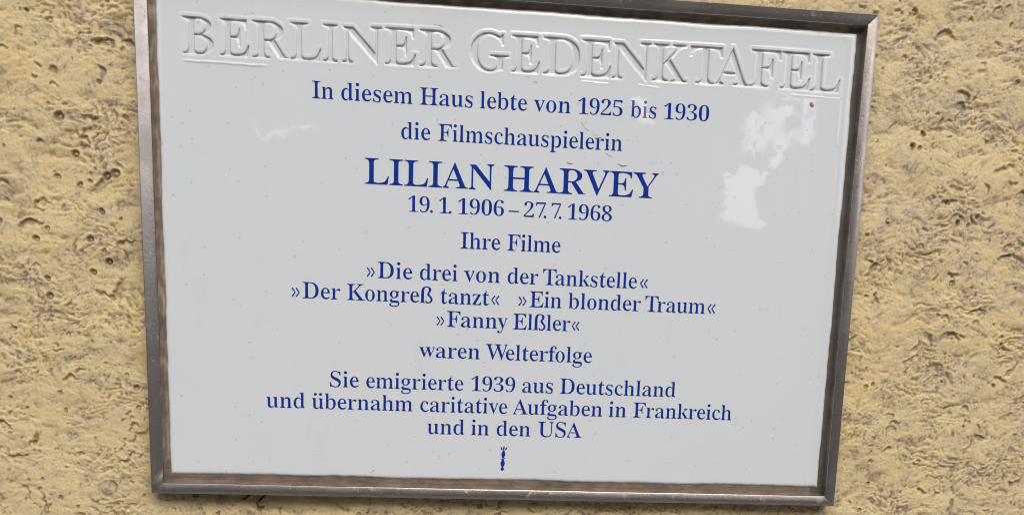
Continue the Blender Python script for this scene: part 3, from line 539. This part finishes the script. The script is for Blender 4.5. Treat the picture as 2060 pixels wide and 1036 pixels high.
def wall():
    xs = axis(-470, 535, 0.8, 2500)
    ys = axis(-255, 262, 0.8, 2600)
    ys = np.concatenate([[-CZ * 1000 - 20], ys[ys > -CZ * 1000]])
    X, Y = np.meshgrid(xs, ys)
    h, cav, dirt = stucco_height(X, Y)
    rng = np.random.default_rng(5)
    # torn hollows: a sharp curled upper edge, running out softly below
    def tear(cx, cy, w, hgt, dep, an, bend, dk):
        R = w * 0.75 + hgt
        i0, i1 = np.searchsorted(xs, (cx - R, cx + R)); j0, j1 = np.searchsorted(ys, (cy - R, cy + R))
        if i1 - i0 < 4 or j1 - j0 < 4: return
        x = X[j0:j1, i0:i1] - cx; y = Y[j0:j1, i0:i1] - cy
        nz = 1.5 * gnoise(X[j0:j1, i0:i1] / 5.5, Y[j0:j1, i0:i1] / 5.5, 123)
        nf = gnoise(X[j0:j1, i0:i1] / 2.3, Y[j0:j1, i0:i1] / 2.3, 124)
        ca, sa = math.cos(an), math.sin(an)
        u = (x * ca + y * sa) / (w / 2) + 0.10 * nz; v = (-x * sa + y * ca) + (0.35 + 0.05 * w) * nz + 0.4 * nf
        v = v + bend * hgt * u * u                                   # arched upper edge
        end = sstep(1.05, 0.35, np.abs(u))
        prof = sstep(0.15, -1.15, v) * sstep(-hgt, -0.15 * hgt, v)
        lip = np.exp(-((v - 0.8) / 0.8) ** 2)
        h[j0:j1, i0:i1] += end * (-dep * prof + 0.30 * dep * lip)
        edge = np.exp(-((v + 0.7) / (0.85)) ** 2) * end * (0.6 + 0.5 * nf)  # dark line painted below the upper edge, in place of its shadow
        cav[j0:j1, i0:i1] = np.maximum(cav[j0:j1, i0:i1], np.clip(0.45 * prof * end + edge * (1 - dk), 0, 1))
        dirt[j0:j1, i0:i1] = np.maximum(dirt[j0:j1, i0:i1], np.clip(edge, 0, 1) * dk)
    for i in range(1000):
        w = float(np.exp(rng.uniform(math.log(2.6), math.log(14)))) if i > 260 else rng.uniform(8, 26)
        tear(rng.uniform(-470, 535), rng.uniform(-255, 262), w, rng.uniform(1.8, 3.4) + w * rng.uniform(.08, .34), rng.uniform(.45, 1.0) + w * 0.035,
             rng.normal(0.15, 0.75), rng.uniform(-.5, 1.2), float(rng.choice([0.05, 0.35, 0.8], p=[.45, .3, .25])))
    # popped-pebble pits with a raised rim
    def pit(cx, cy, r, dep, rim, el, an, dk):
        nonlocal h, cav, dirt
        R = r * 2.4
        i0, i1 = np.searchsorted(xs, (cx - R, cx + R)); j0, j1 = np.searchsorted(ys, (cy - R, cy + R))
        if i1 - i0 < 4 or j1 - j0 < 4: return
        x = X[j0:j1, i0:i1] - cx; y = Y[j0:j1, i0:i1] - cy
        ca, sa = math.cos(an), math.sin(an)
        u = (x * ca + y * sa); v = (-x * sa + y * ca) * el
        q = np.sqrt(u * u + v * v) / r + 0.12 * gnoise(X[j0:j1, i0:i1] / 2.2, Y[j0:j1, i0:i1] / 2.2, 3)
        h[j0:j1, i0:i1] += -dep * sstep(1.0, 0.62, q) + rim * np.exp(-((q - 1.12) / 0.2) ** 2) + 0.55 * dep * sstep(0.55, 0.1, q)
        ring = np.exp(-((q - 0.80) / 0.22) ** 2)
        cav[j0:j1, i0:i1] = np.maximum(cav[j0:j1, i0:i1], ring * 0.75)
        dirt[j0:j1, i0:i1] = np.maximum(dirt[j0:j1, i0:i1], ring * dk)
    for i in range(760):
        r = float(rng.choice([1.0, 1.4, 1.9, 2.6, 3.6], p=[.30, .28, .22, .14, .06]))
        pit(rng.uniform(-470, 535), rng.uniform(-255, 262), r, r * rng.uniform(.35, .6), .12 * r, rng.uniform(1, 1.5), rng.uniform(0, 3.14), rng.uniform(0.1, .8))
    # the large pits beside the frame that the photograph shows
    for cx, cy, r in ((-387.0, 100.0, 4.8), (-343.0, 56.0, 4.6), (-350.0, 54.0, 4.2), (-375.5, 71.0, 3.8), (-366.0, 1.0, 3.6), (-352.0, -17.0, 3.5)):
        pit(cx, cy, r, 2.0, 0.5, 1.1, 0.6, 0.8)
    def blur(a, r):
        for ax in (0, 1):
            c = np.cumsum(np.concatenate([np.repeat(np.take(a, [0], ax), r + 1, ax), a, np.repeat(np.take(a, [-1], ax), r, ax)], ax), ax, dtype=np.float64)
            n = a.shape[ax]
            a = (np.take(c, range(2 * r + 1, 2 * r + 1 + n), ax) - np.take(c, range(0, n), ax)) / (2 * r + 1)
        return a
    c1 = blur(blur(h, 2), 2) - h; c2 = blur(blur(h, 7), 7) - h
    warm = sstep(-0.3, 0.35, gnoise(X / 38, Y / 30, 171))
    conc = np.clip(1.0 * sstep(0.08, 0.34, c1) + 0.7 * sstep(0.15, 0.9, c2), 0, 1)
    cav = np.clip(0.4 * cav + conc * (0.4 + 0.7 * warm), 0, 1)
    hatch0 = 0
    smear = sstep(-0.0, 0.34, fbm((X * 0.9 + Y * 0.5) / 24, (Y * 0.9 - X * 0.32) / 13, 4, 181, 0.65) + 0.22 * gnoise(X / 90, Y / 70, 183) + 0.05 + 0.10 * sstep(200, 400, X))
    hatch = sstep(-0.25, 0.25, fbm((X + Y * .5) / 4.2, (Y - X * .35) / 2.5, 3, 191, 0.6))
    dirt = np.clip(np.maximum(dirt * 0.8, smear * (0.2 + 0.8 * hatch) * (0.45 + 0.55 * sstep(-0.25, 0.25, c2)) + 0.6 * smear * sstep(0.02, 0.3, c1)) + conc * (1 - warm) * 0.35, 0, 1)
    # contact shade along the frame's outer edge, painted into the plaster's colour
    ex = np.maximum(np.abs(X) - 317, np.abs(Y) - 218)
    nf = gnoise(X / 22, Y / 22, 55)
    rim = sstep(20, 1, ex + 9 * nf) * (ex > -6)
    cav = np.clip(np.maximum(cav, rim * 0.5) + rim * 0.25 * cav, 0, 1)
    dirt = np.maximum(dirt, rim * 0.22 * (0.6 + nf))  # a little of the same painted shade goes into the dirt mask
    h = h * 1.25
    V = np.stack([X, -(-15.0 + h), Y + CZ * 1000], -1).reshape(-1, 3) / 1000.0
    F = grid_faces(len(xs), len(ys))
    cxm = (xs[:-1] + xs[1:]) / 2; cym = (ys[:-1] + ys[1:]) / 2
    keep = ~((np.abs(cxm)[None, :] < 303) & (np.abs(cym)[:, None] < 204))
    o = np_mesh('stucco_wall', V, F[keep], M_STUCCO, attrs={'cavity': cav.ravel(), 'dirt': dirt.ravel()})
    tag(o, 'rough cream yellow stucco house wall with grey dirt smears and pits behind the framed plaque', 'wall')
wall()

# ------------------------------------------------------------------ plaque
plaque = thing('memorial_plaque', 'white glazed memorial plaque with blue German lettering in a steel frame on stucco wall', 'plaque', BASE)

# relief lettering as a signed distance field
def glyph_polys(c, x0, x1, y0, y1):
    _, ps = GLYPHS[c]
    P = [np.array(p, float).reshape(-1, 2) / 1000 for p in ps]
    al = np.concatenate(P); lo, hi = al[:, 0].min(), al[:, 0].max()
    return [np.stack([x0 + (p[:, 0] - lo) * (x1 - x0) / (hi - lo), y0 + p[:, 1] * (y1 - y0)], 1) for p in P]

def sdf(px, py, polys):
    best = np.full(px.shape, 1e9); ins = np.zeros(px.shape, bool)
    for P in polys:
        Q = np.roll(P, -1, 0)
        for (ax, ay), (bx, by) in zip(P, Q):
            ex, ey = bx - ax, by - ay
            L = ex * ex + ey * ey
            if L < 1e-12: continue
            t = np.clip(((px - ax) * ex + (py - ay) * ey) / L, 0, 1)
            best = np.minimum(best, (px - ax - t * ex) ** 2 + (py - ay - t * ey) ** 2)
            if ey != 0:
                m = ((ay > py) != (by > py)) & (px < ax + (py - ay) * ex / ey)
                ins ^= m
    return np.where(ins, 1, -1) * np.sqrt(best)

PZ = -7.0                       # glazed face lies this far behind the frame's front edge, mm
def panel():
    L0, L1, B0, B1 = -302.3, 303.0, -201.0, 205.2
    e = [0, .35, .7, 1.1, 1.6, 2.3, 3.2, 4.5, 6.2, 8.5]
    xs = np.concatenate([L0 + np.array(e), np.arange(L0 + 9, L1 - 8.8, 0.46), (L1 - np.array(e))[::-1]])
    fy = np.arange(144.2, 194, 0.46)
    ys = np.concatenate([B0 + np.array(e), np.arange(B0 + 12, 143, 3.5), fy, [196.0], (B1 - np.array(e[:9]))[::-1]])
    X, Y = np.meshgrid(xs, ys)
    D = np.full(X.shape, -99.0); W = np.full(X.shape, -1, int)
    for n, (c, x0, x1, y0, y1) in enumerate(RELIEF):
        i0, i1 = np.searchsorted(xs, (x0 - 5.5, x1 + 5.5)); j0, j1 = np.searchsorted(ys, (y0 - 6, y1 + 6))
        d = sdf(X[j0:j1, i0:i1], Y[j0:j1, i0:i1], glyph_polys(c, x0 + .5, x1 - .5, y0 + .2, y1 - .2))
        sub = D[j0:j1, i0:i1]; w = W[j0:j1, i0:i1]
        w[d > sub] = n; sub[d > sub] = d[d > sub]
    wob = 0.45 * gnoise(X / 25, Y / 25, 9)
    Dn = D + 0.12 * gnoise(X / 6, Y / 6, 2)
    Z = -1.6 * sstep(-0.2, 0.7, Dn) + 0.08 * np.exp(-((Dn + 1.9) / 0.75) ** 2)
    Z = Z + 0.10 * wob * sstep(-4.5, -1.5, D)
    for ax, bx, ay, by, am in ((-281, -212, 147.2, 146.8, .5), (55, 84, 150.2, 149.6, .12), (104, 128, 150.6, 148.6, .12), (243, 292, 150.0, 149.2, .14)):
        tt = np.clip((X - ax) / (bx - ax), 0, 1)                 # runs of pooled glaze under the heading
        yc = ay + (by - ay) * tt + 0.5 * gnoise(X / 11, X * 0 + ax, 66)
        Z = Z + am * np.exp(-((Y - yc) / 0.85) ** 2) * sstep(ax - 2, ax + 5, X) * sstep(bx + 2, bx - 6, X)
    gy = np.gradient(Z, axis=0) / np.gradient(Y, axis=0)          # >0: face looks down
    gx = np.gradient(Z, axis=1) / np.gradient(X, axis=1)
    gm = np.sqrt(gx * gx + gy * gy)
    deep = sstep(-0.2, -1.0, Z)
    brown_tint = np.clip(0.32 * sstep(0.45, 1.2, gm) * sstep(-1.2, .9, gy) * deep + 0.85 * sstep(0.2, 0.9, gy) * deep + 0.10 * sstep(-0.3, 0.4, D), 0, .9)  # brown tint in the letter grooves, strongest on down-facing walls
    # edge: glaze rolls over, outline slightly uneven
    ed = np.minimum(np.minimum(X - L0, L1 - X), np.minimum(Y - B0, B1 - Y))
    Z = Z - 1.9 * np.clip(1 - ed / 2.6, 0, 1) ** 2 + (0.09 + 0.42 * (X > 290)) * np.exp(-((ed - 5.0) / (1.8 + 1.2 * (X > 290))) ** 2)
    fe = sstep(12, 0, ed)
    dx = fe * (0.7 * gnoise(Y / 42, Y * 0 + 1.3, 5) + 0.4 * gnoise(Y / 9, Y * 0 + 2.2, 6)) * (np.abs(X) > 280)
    dy = fe * (0.7 * gnoise(X / 45, X * 0 + 4.3, 7) + 0.35 * gnoise(X / 8, X * 0 + 5.2, 8)) * ((Y > 190) | (Y < -186))
    dx[D > -8] = 0
    Xw = X + dx; Yw = Y + dy
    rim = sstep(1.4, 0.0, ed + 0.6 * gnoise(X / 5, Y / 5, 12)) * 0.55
    brown_tint = np.maximum(brown_tint, rim)
    # skirt
    n = X.shape
    V = to_local(Xw, Yw, PZ + Z).reshape(-1, 3)
    F = grid_faces(n[1], n[0])
    Dc = np.maximum.reduce([D[:-1, :-1], D[1:, :-1], D[:-1, 1:], D[1:, 1:]])
    Wc = W[:-1, :-1]
    letter = Dc > -4.6
    ring = np.concatenate([np.arange(n[1]), (np.arange(1, n[0]) * n[1] + n[1] - 1), ((n[0] - 1) * n[1] + np.arange(n[1] - 2, -1, -1)), (np.arange(n[0] - 2, 0, -1) * n[1])])
    sk = V[ring].copy(); sk[:, 1] = 13.5 / 1000
    base = len(V); V2 = np.concatenate([V, sk])
    m = len(ring); r2 = np.roll(ring, -1); k = np.arange(m)
    SF = np.stack([ring, base + k, base + np.roll(k, -1), r2], 1)
    g = np.concatenate([brown_tint.ravel(), np.full(m, 0.5)])
    body = np_mesh('porcelain_panel', V2, np.concatenate([F[~letter], SF]), M_GLAZE, plaque, attrs={'brown_tint': g})
    for i in range(len(RELIEF)):
        sel = letter & (Wc == i)
        np_mesh('relief_letter', V, F[sel], M_GLAZE, body, attrs={'brown_tint': brown_tint.ravel()})
    return body
body = panel()

# blue print: outlines filled as one thin film per line of writing
KERN = {'Ta': -.14, 'Tr': -.12, 'To': -.12, 'We': -.13, 'AR': -.02, 'RV': -.08, 'AV': -.12, 'VE': -.02, 'EY': -.02, 'Fa': -.03, 'ny': -.02,
        've': -.02, 'LI': 0, '7.': -.18, 'Au': -.03, 're': -.02, 'SA': -.03, 'HA': -.02, 'nz': -.02, '1.': -.06, '9.': -.03, '19': -.02, 'fo': -.02}
def word_polys(w, x0, x1, y, cap):
    gs = 1.04
    def layout(gs, tr):
        x = 0; out = []; lo = 1e9; hi = -1e9
        for i, c in enumerate(w):
            adv, ps = GLYPHS[c]
            adv = adv / 1000
            for p in ps:
                P = np.array(p, float).reshape(-1, 2) / 1000
                P[:, 0] = x + (P[:, 0] - adv / 2) * gs + adv / 2
                out.append(P); lo = min(lo, P[:, 0].min()); hi = max(hi, P[:, 0].max())
            x += adv + tr + KERN.get(w[i:i + 2], 0)
        return out, lo, hi
    W = (x1 - x0) / cap
    if len(w) == 1:
        out, lo, hi = layout(1, 0); s = W / (hi - lo)
        sy = s if w in '»«' else 1.0
        cy = 0.345
        return [np.stack([x0 + (p[:, 0] - lo) * s * cap, y + (cy + (p[:, 1] - cy) * sy) * cap], 1) for p in out]
    _, lo, hi = layout(gs, 0)
    r = W / (hi - lo)
    gs *= r ** 0.75
    _, lo, hi = layout(gs, 0)
    tr = (W - (hi - lo)) / (len(w) - 1)
    out, lo, hi = layout(gs, tr)
    return [np.stack([x0 + (p[:, 0] - lo) * cap, y + p[:, 1] * cap], 1) for p in out]

def fill(name, polys, z, mat, parent, label=None):
    cu = bpy.data.curves.new('tmp', 'CURVE'); cu.dimensions = '2D'; cu.fill_mode = 'BOTH'
    for P in polys:
        s = cu.splines.new('POLY'); s.points.add(len(P) - 1)
        co = np.zeros((len(P), 4), np.float32); co[:, :2] = P; co[:, 3] = 1
        s.points.foreach_set('co', co.ravel()); s.use_cyclic_u = True
    o = bpy.data.objects.new('tmp', cu); COL.objects.link(o)
    dg = bpy.context.evaluated_depsgraph_get(); dg.update()
    me = bpy.data.meshes.new_from_object(o.evaluated_get(dg))
    bpy.data.objects.remove(o); bpy.data.curves.remove(cu)
    me.name = name
    n = len(me.vertices); co = np.zeros(n * 3, np.float32); me.vertices.foreach_get('co', co); co = co.reshape(-1, 3)
    me.vertices.foreach_set('co', to_local(co[:, 0], co[:, 1], np.full(n, z)).astype(np.float32).ravel())
    me.materials.clear()
    me.update()
    # make all normals face the viewer (-Y)
    if len(me.polygons) and me.polygons[0].normal.y > 0: me.flip_normals()
    ob = link_mesh(name, me, mat, parent)
    if label: ob['label'] = label
    return ob

LINE_LABELS = ['top blue line, naming the years 1925 to 1930', 'second blue line of text', 'name in large blue capitals', 'blue line of birth and death dates',
               'short two-word blue line below the dates', 'first blue line of film titles in quotation marks', 'widest blue line of film titles, two in quotation marks',
               'short third line of film titles', 'short blue line below the film titles', 'blue line naming the year 1939', 'widest blue line of text, near the bottom', 'last blue line of text']
for (y, cap, ws), lab in zip(TEXT, LINE_LABELS):
    polys = []
    for w, x0, x1 in ws: polys += word_polys(w, x0, x1, y, cap)
    fill('text_line', polys, PZ + 0.10, M_BLUE, body, lab)

def ornament():
    # little sceptre: three-leaf crown, two spindles, a slanted bar and a ball
    def S(px, py): # zoomed photo pixels (10.36 per photo pixel) -> plaque mm
        return ((px - 553) / 10.36 * 0.46 - 1.80 , -168.4 - (py - 270) / 10.36 * 0.463)
    P = []
    def poly(pts): P.append(np.array([S(*p) for p in pts]))
    def spindle(cx0, y0, cx1, y1, w, n=14):
        l = []; r = []
        for i in range(n + 1):
            t = i / n; x = cx0 + (cx1 - cx0) * t; yy = y0 + (y1 - y0) * t
            ww = 17 + (w * 1.12 - 17) * math.sin(math.pi * t ** 1.0) ** 1.6
            l.append((x - ww, yy)); r.append((x + ww, yy))
        poly(l + r[::-1])
    poly([(558, 270), (572, 292), (576, 318), (568, 345), (562, 372), (546, 372), (543, 345), (541, 318), (546, 292)])
    poly([(488, 288), (508, 300), (524, 320), (532, 345), (541, 362), (524, 366), (504, 352), (494, 325)])
    poly([(628, 298), (610, 306), (596, 318), (586, 340), (576, 362), (592, 364), (612, 348), (622, 324)])
    spindle(555, 366, 545, 528, 38)
    poly([(500, 542), (535, 536), (565, 530), (590, 522), (592, 538), (565, 546), (535, 552), (502, 556)])
    spindle(545, 549, 538, 726, 41)
    P.append(np.array([S(537 + 34 * math.cos(a), 755 + 36 * math.sin(a)) for a in np.linspace(0, 2 * math.pi, 25)[:-1]]))
    # the pieces touch: fill them separately so that none cancels another, then join
    obs = [fill('ornament', [p], PZ + 0.10 + 0.012 * i, M_BLUE, None) for i, p in enumerate(P)]
    vs = []; fs = []; off = 0
    for o in obs:
        me = o.data
        vs += [tuple(v.co) for v in me.vertices]; fs += [tuple(off + i for i in f.vertices) for f in me.polygons]
        off += len(me.vertices); bpy.data.objects.remove(o)
    me = bpy.data.meshes.new('ornament'); me.from_pydata(vs, [], fs)
    link_mesh('ornament', me, M_BLUE, body)['label'] = 'small blue sceptre emblem below the text'
ornament()

# ---- sealant bed around the panel
def sealant():
    s = 0.9
    xs = np.unique(np.round(np.concatenate([np.arange(-309, -295, s), np.arange(-295, 295, 1.8), np.arange(295, 309.5, s)]), 2))
    ys = np.unique(np.round(np.concatenate([np.arange(-211, -195, s), np.arange(-195, 198, 1.8), np.arange(198, 211, s)]), 2))
    X, Y = np.meshgrid(xs, ys)
    along = np.where(np.abs(Y) > 190, X, Y); across = np.where(np.abs(Y) > 190, Y, X)
    h = 0.55 * fbm(along / 20, across / 3.0, 3, 5) + 0.35 * fbm(X / 4, Y / 4, 3, 15)
    e = np.minimum(307.5 - np.abs(X), 209.3 - np.abs(Y))
    z = -8.6 + h + 2.2 * sstep(2.6, -0.3, e + 0.5 * gnoise(along / 15, across, 31))
    tone = np.clip(sstep(-0.2, 0.45, gnoise(along / 12, across / 2.5, 33)) * 0.6 + sstep(1.5, 4.5, e) * 0.35, 0, 1) * np.where(Y < -190, 0.35, 1) + np.where(Y > 195, 0.45, 0) * np.where(X > 290, .6, 1)
    F = grid_faces(len(xs), len(ys))
    cx = (xs[:-1] + xs[1:]) / 2; cy = (ys[:-1] + ys[1:]) / 2
    keep = ~((np.abs(cx)[None, :] < 296) & (cy[:, None] < 199) & (cy[:, None] > -195))
    np_mesh('sealant_bed', to_local(X, Y, z).reshape(-1, 3), F[keep], M_SEAL, plaque, attrs={'tone': tone.ravel(), 'grey': ((X > 295) * 0.85).ravel()})
sealant()

# ---- steel frame: four mitred rails of an angled flat profile
def rail(side):
    OX, OY, IX, IY = 317.0, 218.0, 307.6, 208.9
    dr = {'T': 1.5, 'B': 1.1, 'L': 4.7, 'R': 0.5}[side]
    # profile from outer wall side round the front to the inner wall: (t: 0 outer .. 1 inner, z)
    prof = [(0.0, -17.0), (0.0, -0.75), (0.03, -0.25), (0.09, 0.0), (0.50, -dr * .48), (0.93, -dr), (0.985, -dr - 0.2), (1.0, -dr - 0.5), (1.0, -13.0)]
    g = 0.10
    seg = 120
    def pt(t, a):
        ox = OX - t * (OX - IX); oy = OY - t * (OY - IY)
        if side == 'T': return (-ox + g + (2 * (ox - g)) * a, oy)
        if side == 'B': return (-ox + g + (2 * (ox - g)) * a, -oy)
        if side == 'L': return (-ox, -oy + g + (2 * (oy - g)) * a)
        return (ox, -oy + g + (2 * (oy - g)) * a)
    rnd = random.Random(ord(side))
    V = []
    for j in range(seg + 1):
        a = j / seg
        for t, z in prof:
            x, y = pt(t, a)
            if side in 'LR' and -5 < z < -0.8:          # the steeper side rails run out into the flatter ones at the corners
                z *= 1.4 / dr + (1 - 1.4 / dr) * float(sstep(0, 14, min(a, 1 - a) * 436))
            V.append((x, y, z))
    V = np.array(V); n = len(prof)
    # the rails are not perfectly straight
    al = V[:, 0] if side in 'TB' else V[:, 1]
    bow = 0.35 * gnoise(al / 140, al * 0 + ord(side), 3)
    if side in 'TB': V[:, 1] += bow
    else: V[:, 0] += bow
    F = [[j * n + i, j * n + i + 1, (j + 1) * n + i + 1, (j + 1) * n + i] for j in range(seg) for i in range(n - 1)]
    if side in 'TR': F = [f[::-1] for f in F]
    o = np_mesh('frame_rail', to_local(V[:, 0], V[:, 1], V[:, 2]), F, M_STEEL, frame, smooth=True)
    o.data.materials.append(M_DUSTY)
    mi = np.tile(np.array([0] * (n - 2) + [1], np.int32), seg)
    o.data.polygons.foreach_set('material_index', mi)
    try:
        o.data.set_sharp_from_angle(angle=math.radians(35))
    except Exception: pass
    return o
frame = bpy.data.objects.new('frame', None); COL.objects.link(frame); frame.parent = plaque
for s in 'TBLR': rail(s)

# ---- small marks with a place of their own
def blob(cx, cy, r, z, name, mat, parent, stretch=1.0, ang=0.0, seed=1, dome=0.25):
    rnd = random.Random(seed); n = 12
    V = [(cx, cy, z + dome)]
    for ring, rr in ((0, .6), (1, 1.0)):
        for i in range(n):
            a = i / n * 2 * math.pi
            q = r * rr * (1 + rnd.uniform(-.18, .18))
            u = q * math.cos(a) * stretch; v = q * math.sin(a)
            V.append((cx + u * math.cos(ang) - v * math.sin(ang), cy + u * math.sin(ang) + v * math.cos(ang), z + (dome * .6 if ring == 0 else 0)))
    F = [(0, 1 + i, 1 + (i + 1) % n) for i in range(n)] + [(1 + i, 1 + n + i, 1 + n + (i + 1) % n, 1 + (i + 1) % n) for i in range(n)]
    V = np.array(V)
    me = bpy.data.meshes.new(name)
    me.from_pydata([tuple(v) for v in to_local(V[:, 0], V[:, 1], V[:, 2])], [], F)
    for p in me.polygons: p.use_smooth = True
    o = link_mesh(name, me, mat, parent)
    return o
M_RESIDUE = plain('white_residue', (0.74, 0.79, 0.88), 0.25, var=0.06)
def smear(pts, name, seed):
    P = np.array(pts, float); n = len(P); out = []
    for k in range(n):                                   # ragged outline
        a, b = P[k], P[(k + 1) % n]
        for t in np.arange(5) / 5: out.append(a + (b - a) * t)
    out = np.array(out); q = np.arange(len(out))
    out[:, 0] += 0.45 * gnoise(q / 1.7, q * 0 + seed, 5); out[:, 1] += 0.45 * gnoise(q / 1.7, q * 0 + seed + .5, 6)
    fill(name, [out], PZ + 0.05, M_RESIDUE, body)
smear([(246.5, 133), (249, 137), (253, 136.5), (256, 133.5), (260, 133), (262, 137), (261.5, 142), (264, 146), (268.5, 145.5), (272, 142), (272.5, 137), (268, 133.5), (263, 129.5), (256.5, 129.3), (252.5, 132.5), (249, 131.5)], 'white_residue', 3)
smear([(266, 115.5), (269, 118.5), (273.5, 120.2), (275.5, 118), (272, 115.8), (268.5, 113.8)], 'white_residue', 8)
blob(265.7, 142.7, 2.3, PZ + .06, 'glaze_hole', M_HOLE, body, 0.85, 0.3, 4, 0.10)['label'] = 'brown pinhole in the glaze at upper right'
def crack(pts, w, name='glaze_chip', z=PZ + .14, parent=body):
    V = []; n = len(pts)
    for i, (x, y) in enumerate(pts):
        ww = w * math.sin(math.pi * (i + .25) / (n - .5))
        V += [(x, y + ww), (x, y - ww)]
    V = np.array(V)
    me = bpy.data.meshes.new(name)
    me.from_pydata([tuple(v) for v in to_local(V[:, 0], V[:, 1], np.full(len(V), z))], [], [(2 * i, 2 * i + 1, 2 * i + 3, 2 * i + 2) for i in range(n - 1)])
    link_mesh(name, me, M_CHIP, parent)
crack([(-310.5, -215.2), (-307.5, -213.2), (-304.6, -210.6)], 0.55, 'weld_seam', -0.30, frame)
for pts, w in CRACKS: crack(pts, w)

# rusty wire ends that stick out of the plaster under the frame
def tube(pts, r, name, mat, parent=None, loc=(0, 0, 0), sides=8):
    pts = [Vector(p) for p in pts]; V = []; F = []
    for i, p in enumerate(pts):
        t = (pts[min(i + 1, len(pts) - 1)] - pts[max(i - 1, 0)]).normalized()
        a = t.cross(Vector((0.3, 1, 0.2))).normalized(); b = t.cross(a)
        rr = r * (0.75 if i in (0, len(pts) - 1) else 1)
        for k in range(sides):
            an = k / sides * 2 * math.pi
            V.append(p + (a * math.cos(an) + b * math.sin(an)) * rr)
    for i in range(len(pts) - 1):
        for k in range(sides):
            k2 = (k + 1) % sides
            F.append((i * sides + k, i * sides + k2, (i + 1) * sides + k2, (i + 1) * sides + k))
    F.append(tuple(range(sides))[::-1]); F.append(tuple((len(pts) - 1) * sides + k for k in range(sides)))
    me = bpy.data.meshes.new(name); me.from_pydata([tuple(v) for v in V], [], F)
    for p in me.polygons: p.use_smooth = True
    return link_mesh(name, me, mat, parent, loc)
def wall_pt(x, y, z=-13.0): return (x / 1000, -z / 1000, y / 1000 + CZ)
w1 = tube([wall_pt(-220, -219, -13), wall_pt(-223, -222.5, -11.5), wall_pt(-227.5, -227, -11), wall_pt(-226.5, -230.5, -12), wall_pt(-221, -230, -13.5)], 0.0012, 'rusty_wire', M_RUST)
tag(w1, 'hooked rusty wire end poking from the stucco under the plaque frame', 'wire', 'rusty wire ends under the plaque')
w2 = tube([wall_pt(-234, -219.5, -12.5), wall_pt(-237, -222, -12), wall_pt(-240.5, -223.5, -12.8), wall_pt(-237.5, -224.3, -13.5)], 0.0012, 'rusty_wire', M_RUST)
tag(w2, 'shorter rusty wire stub left of the hooked one under the plaque frame', 'wire', 'rusty wire ends under the plaque')
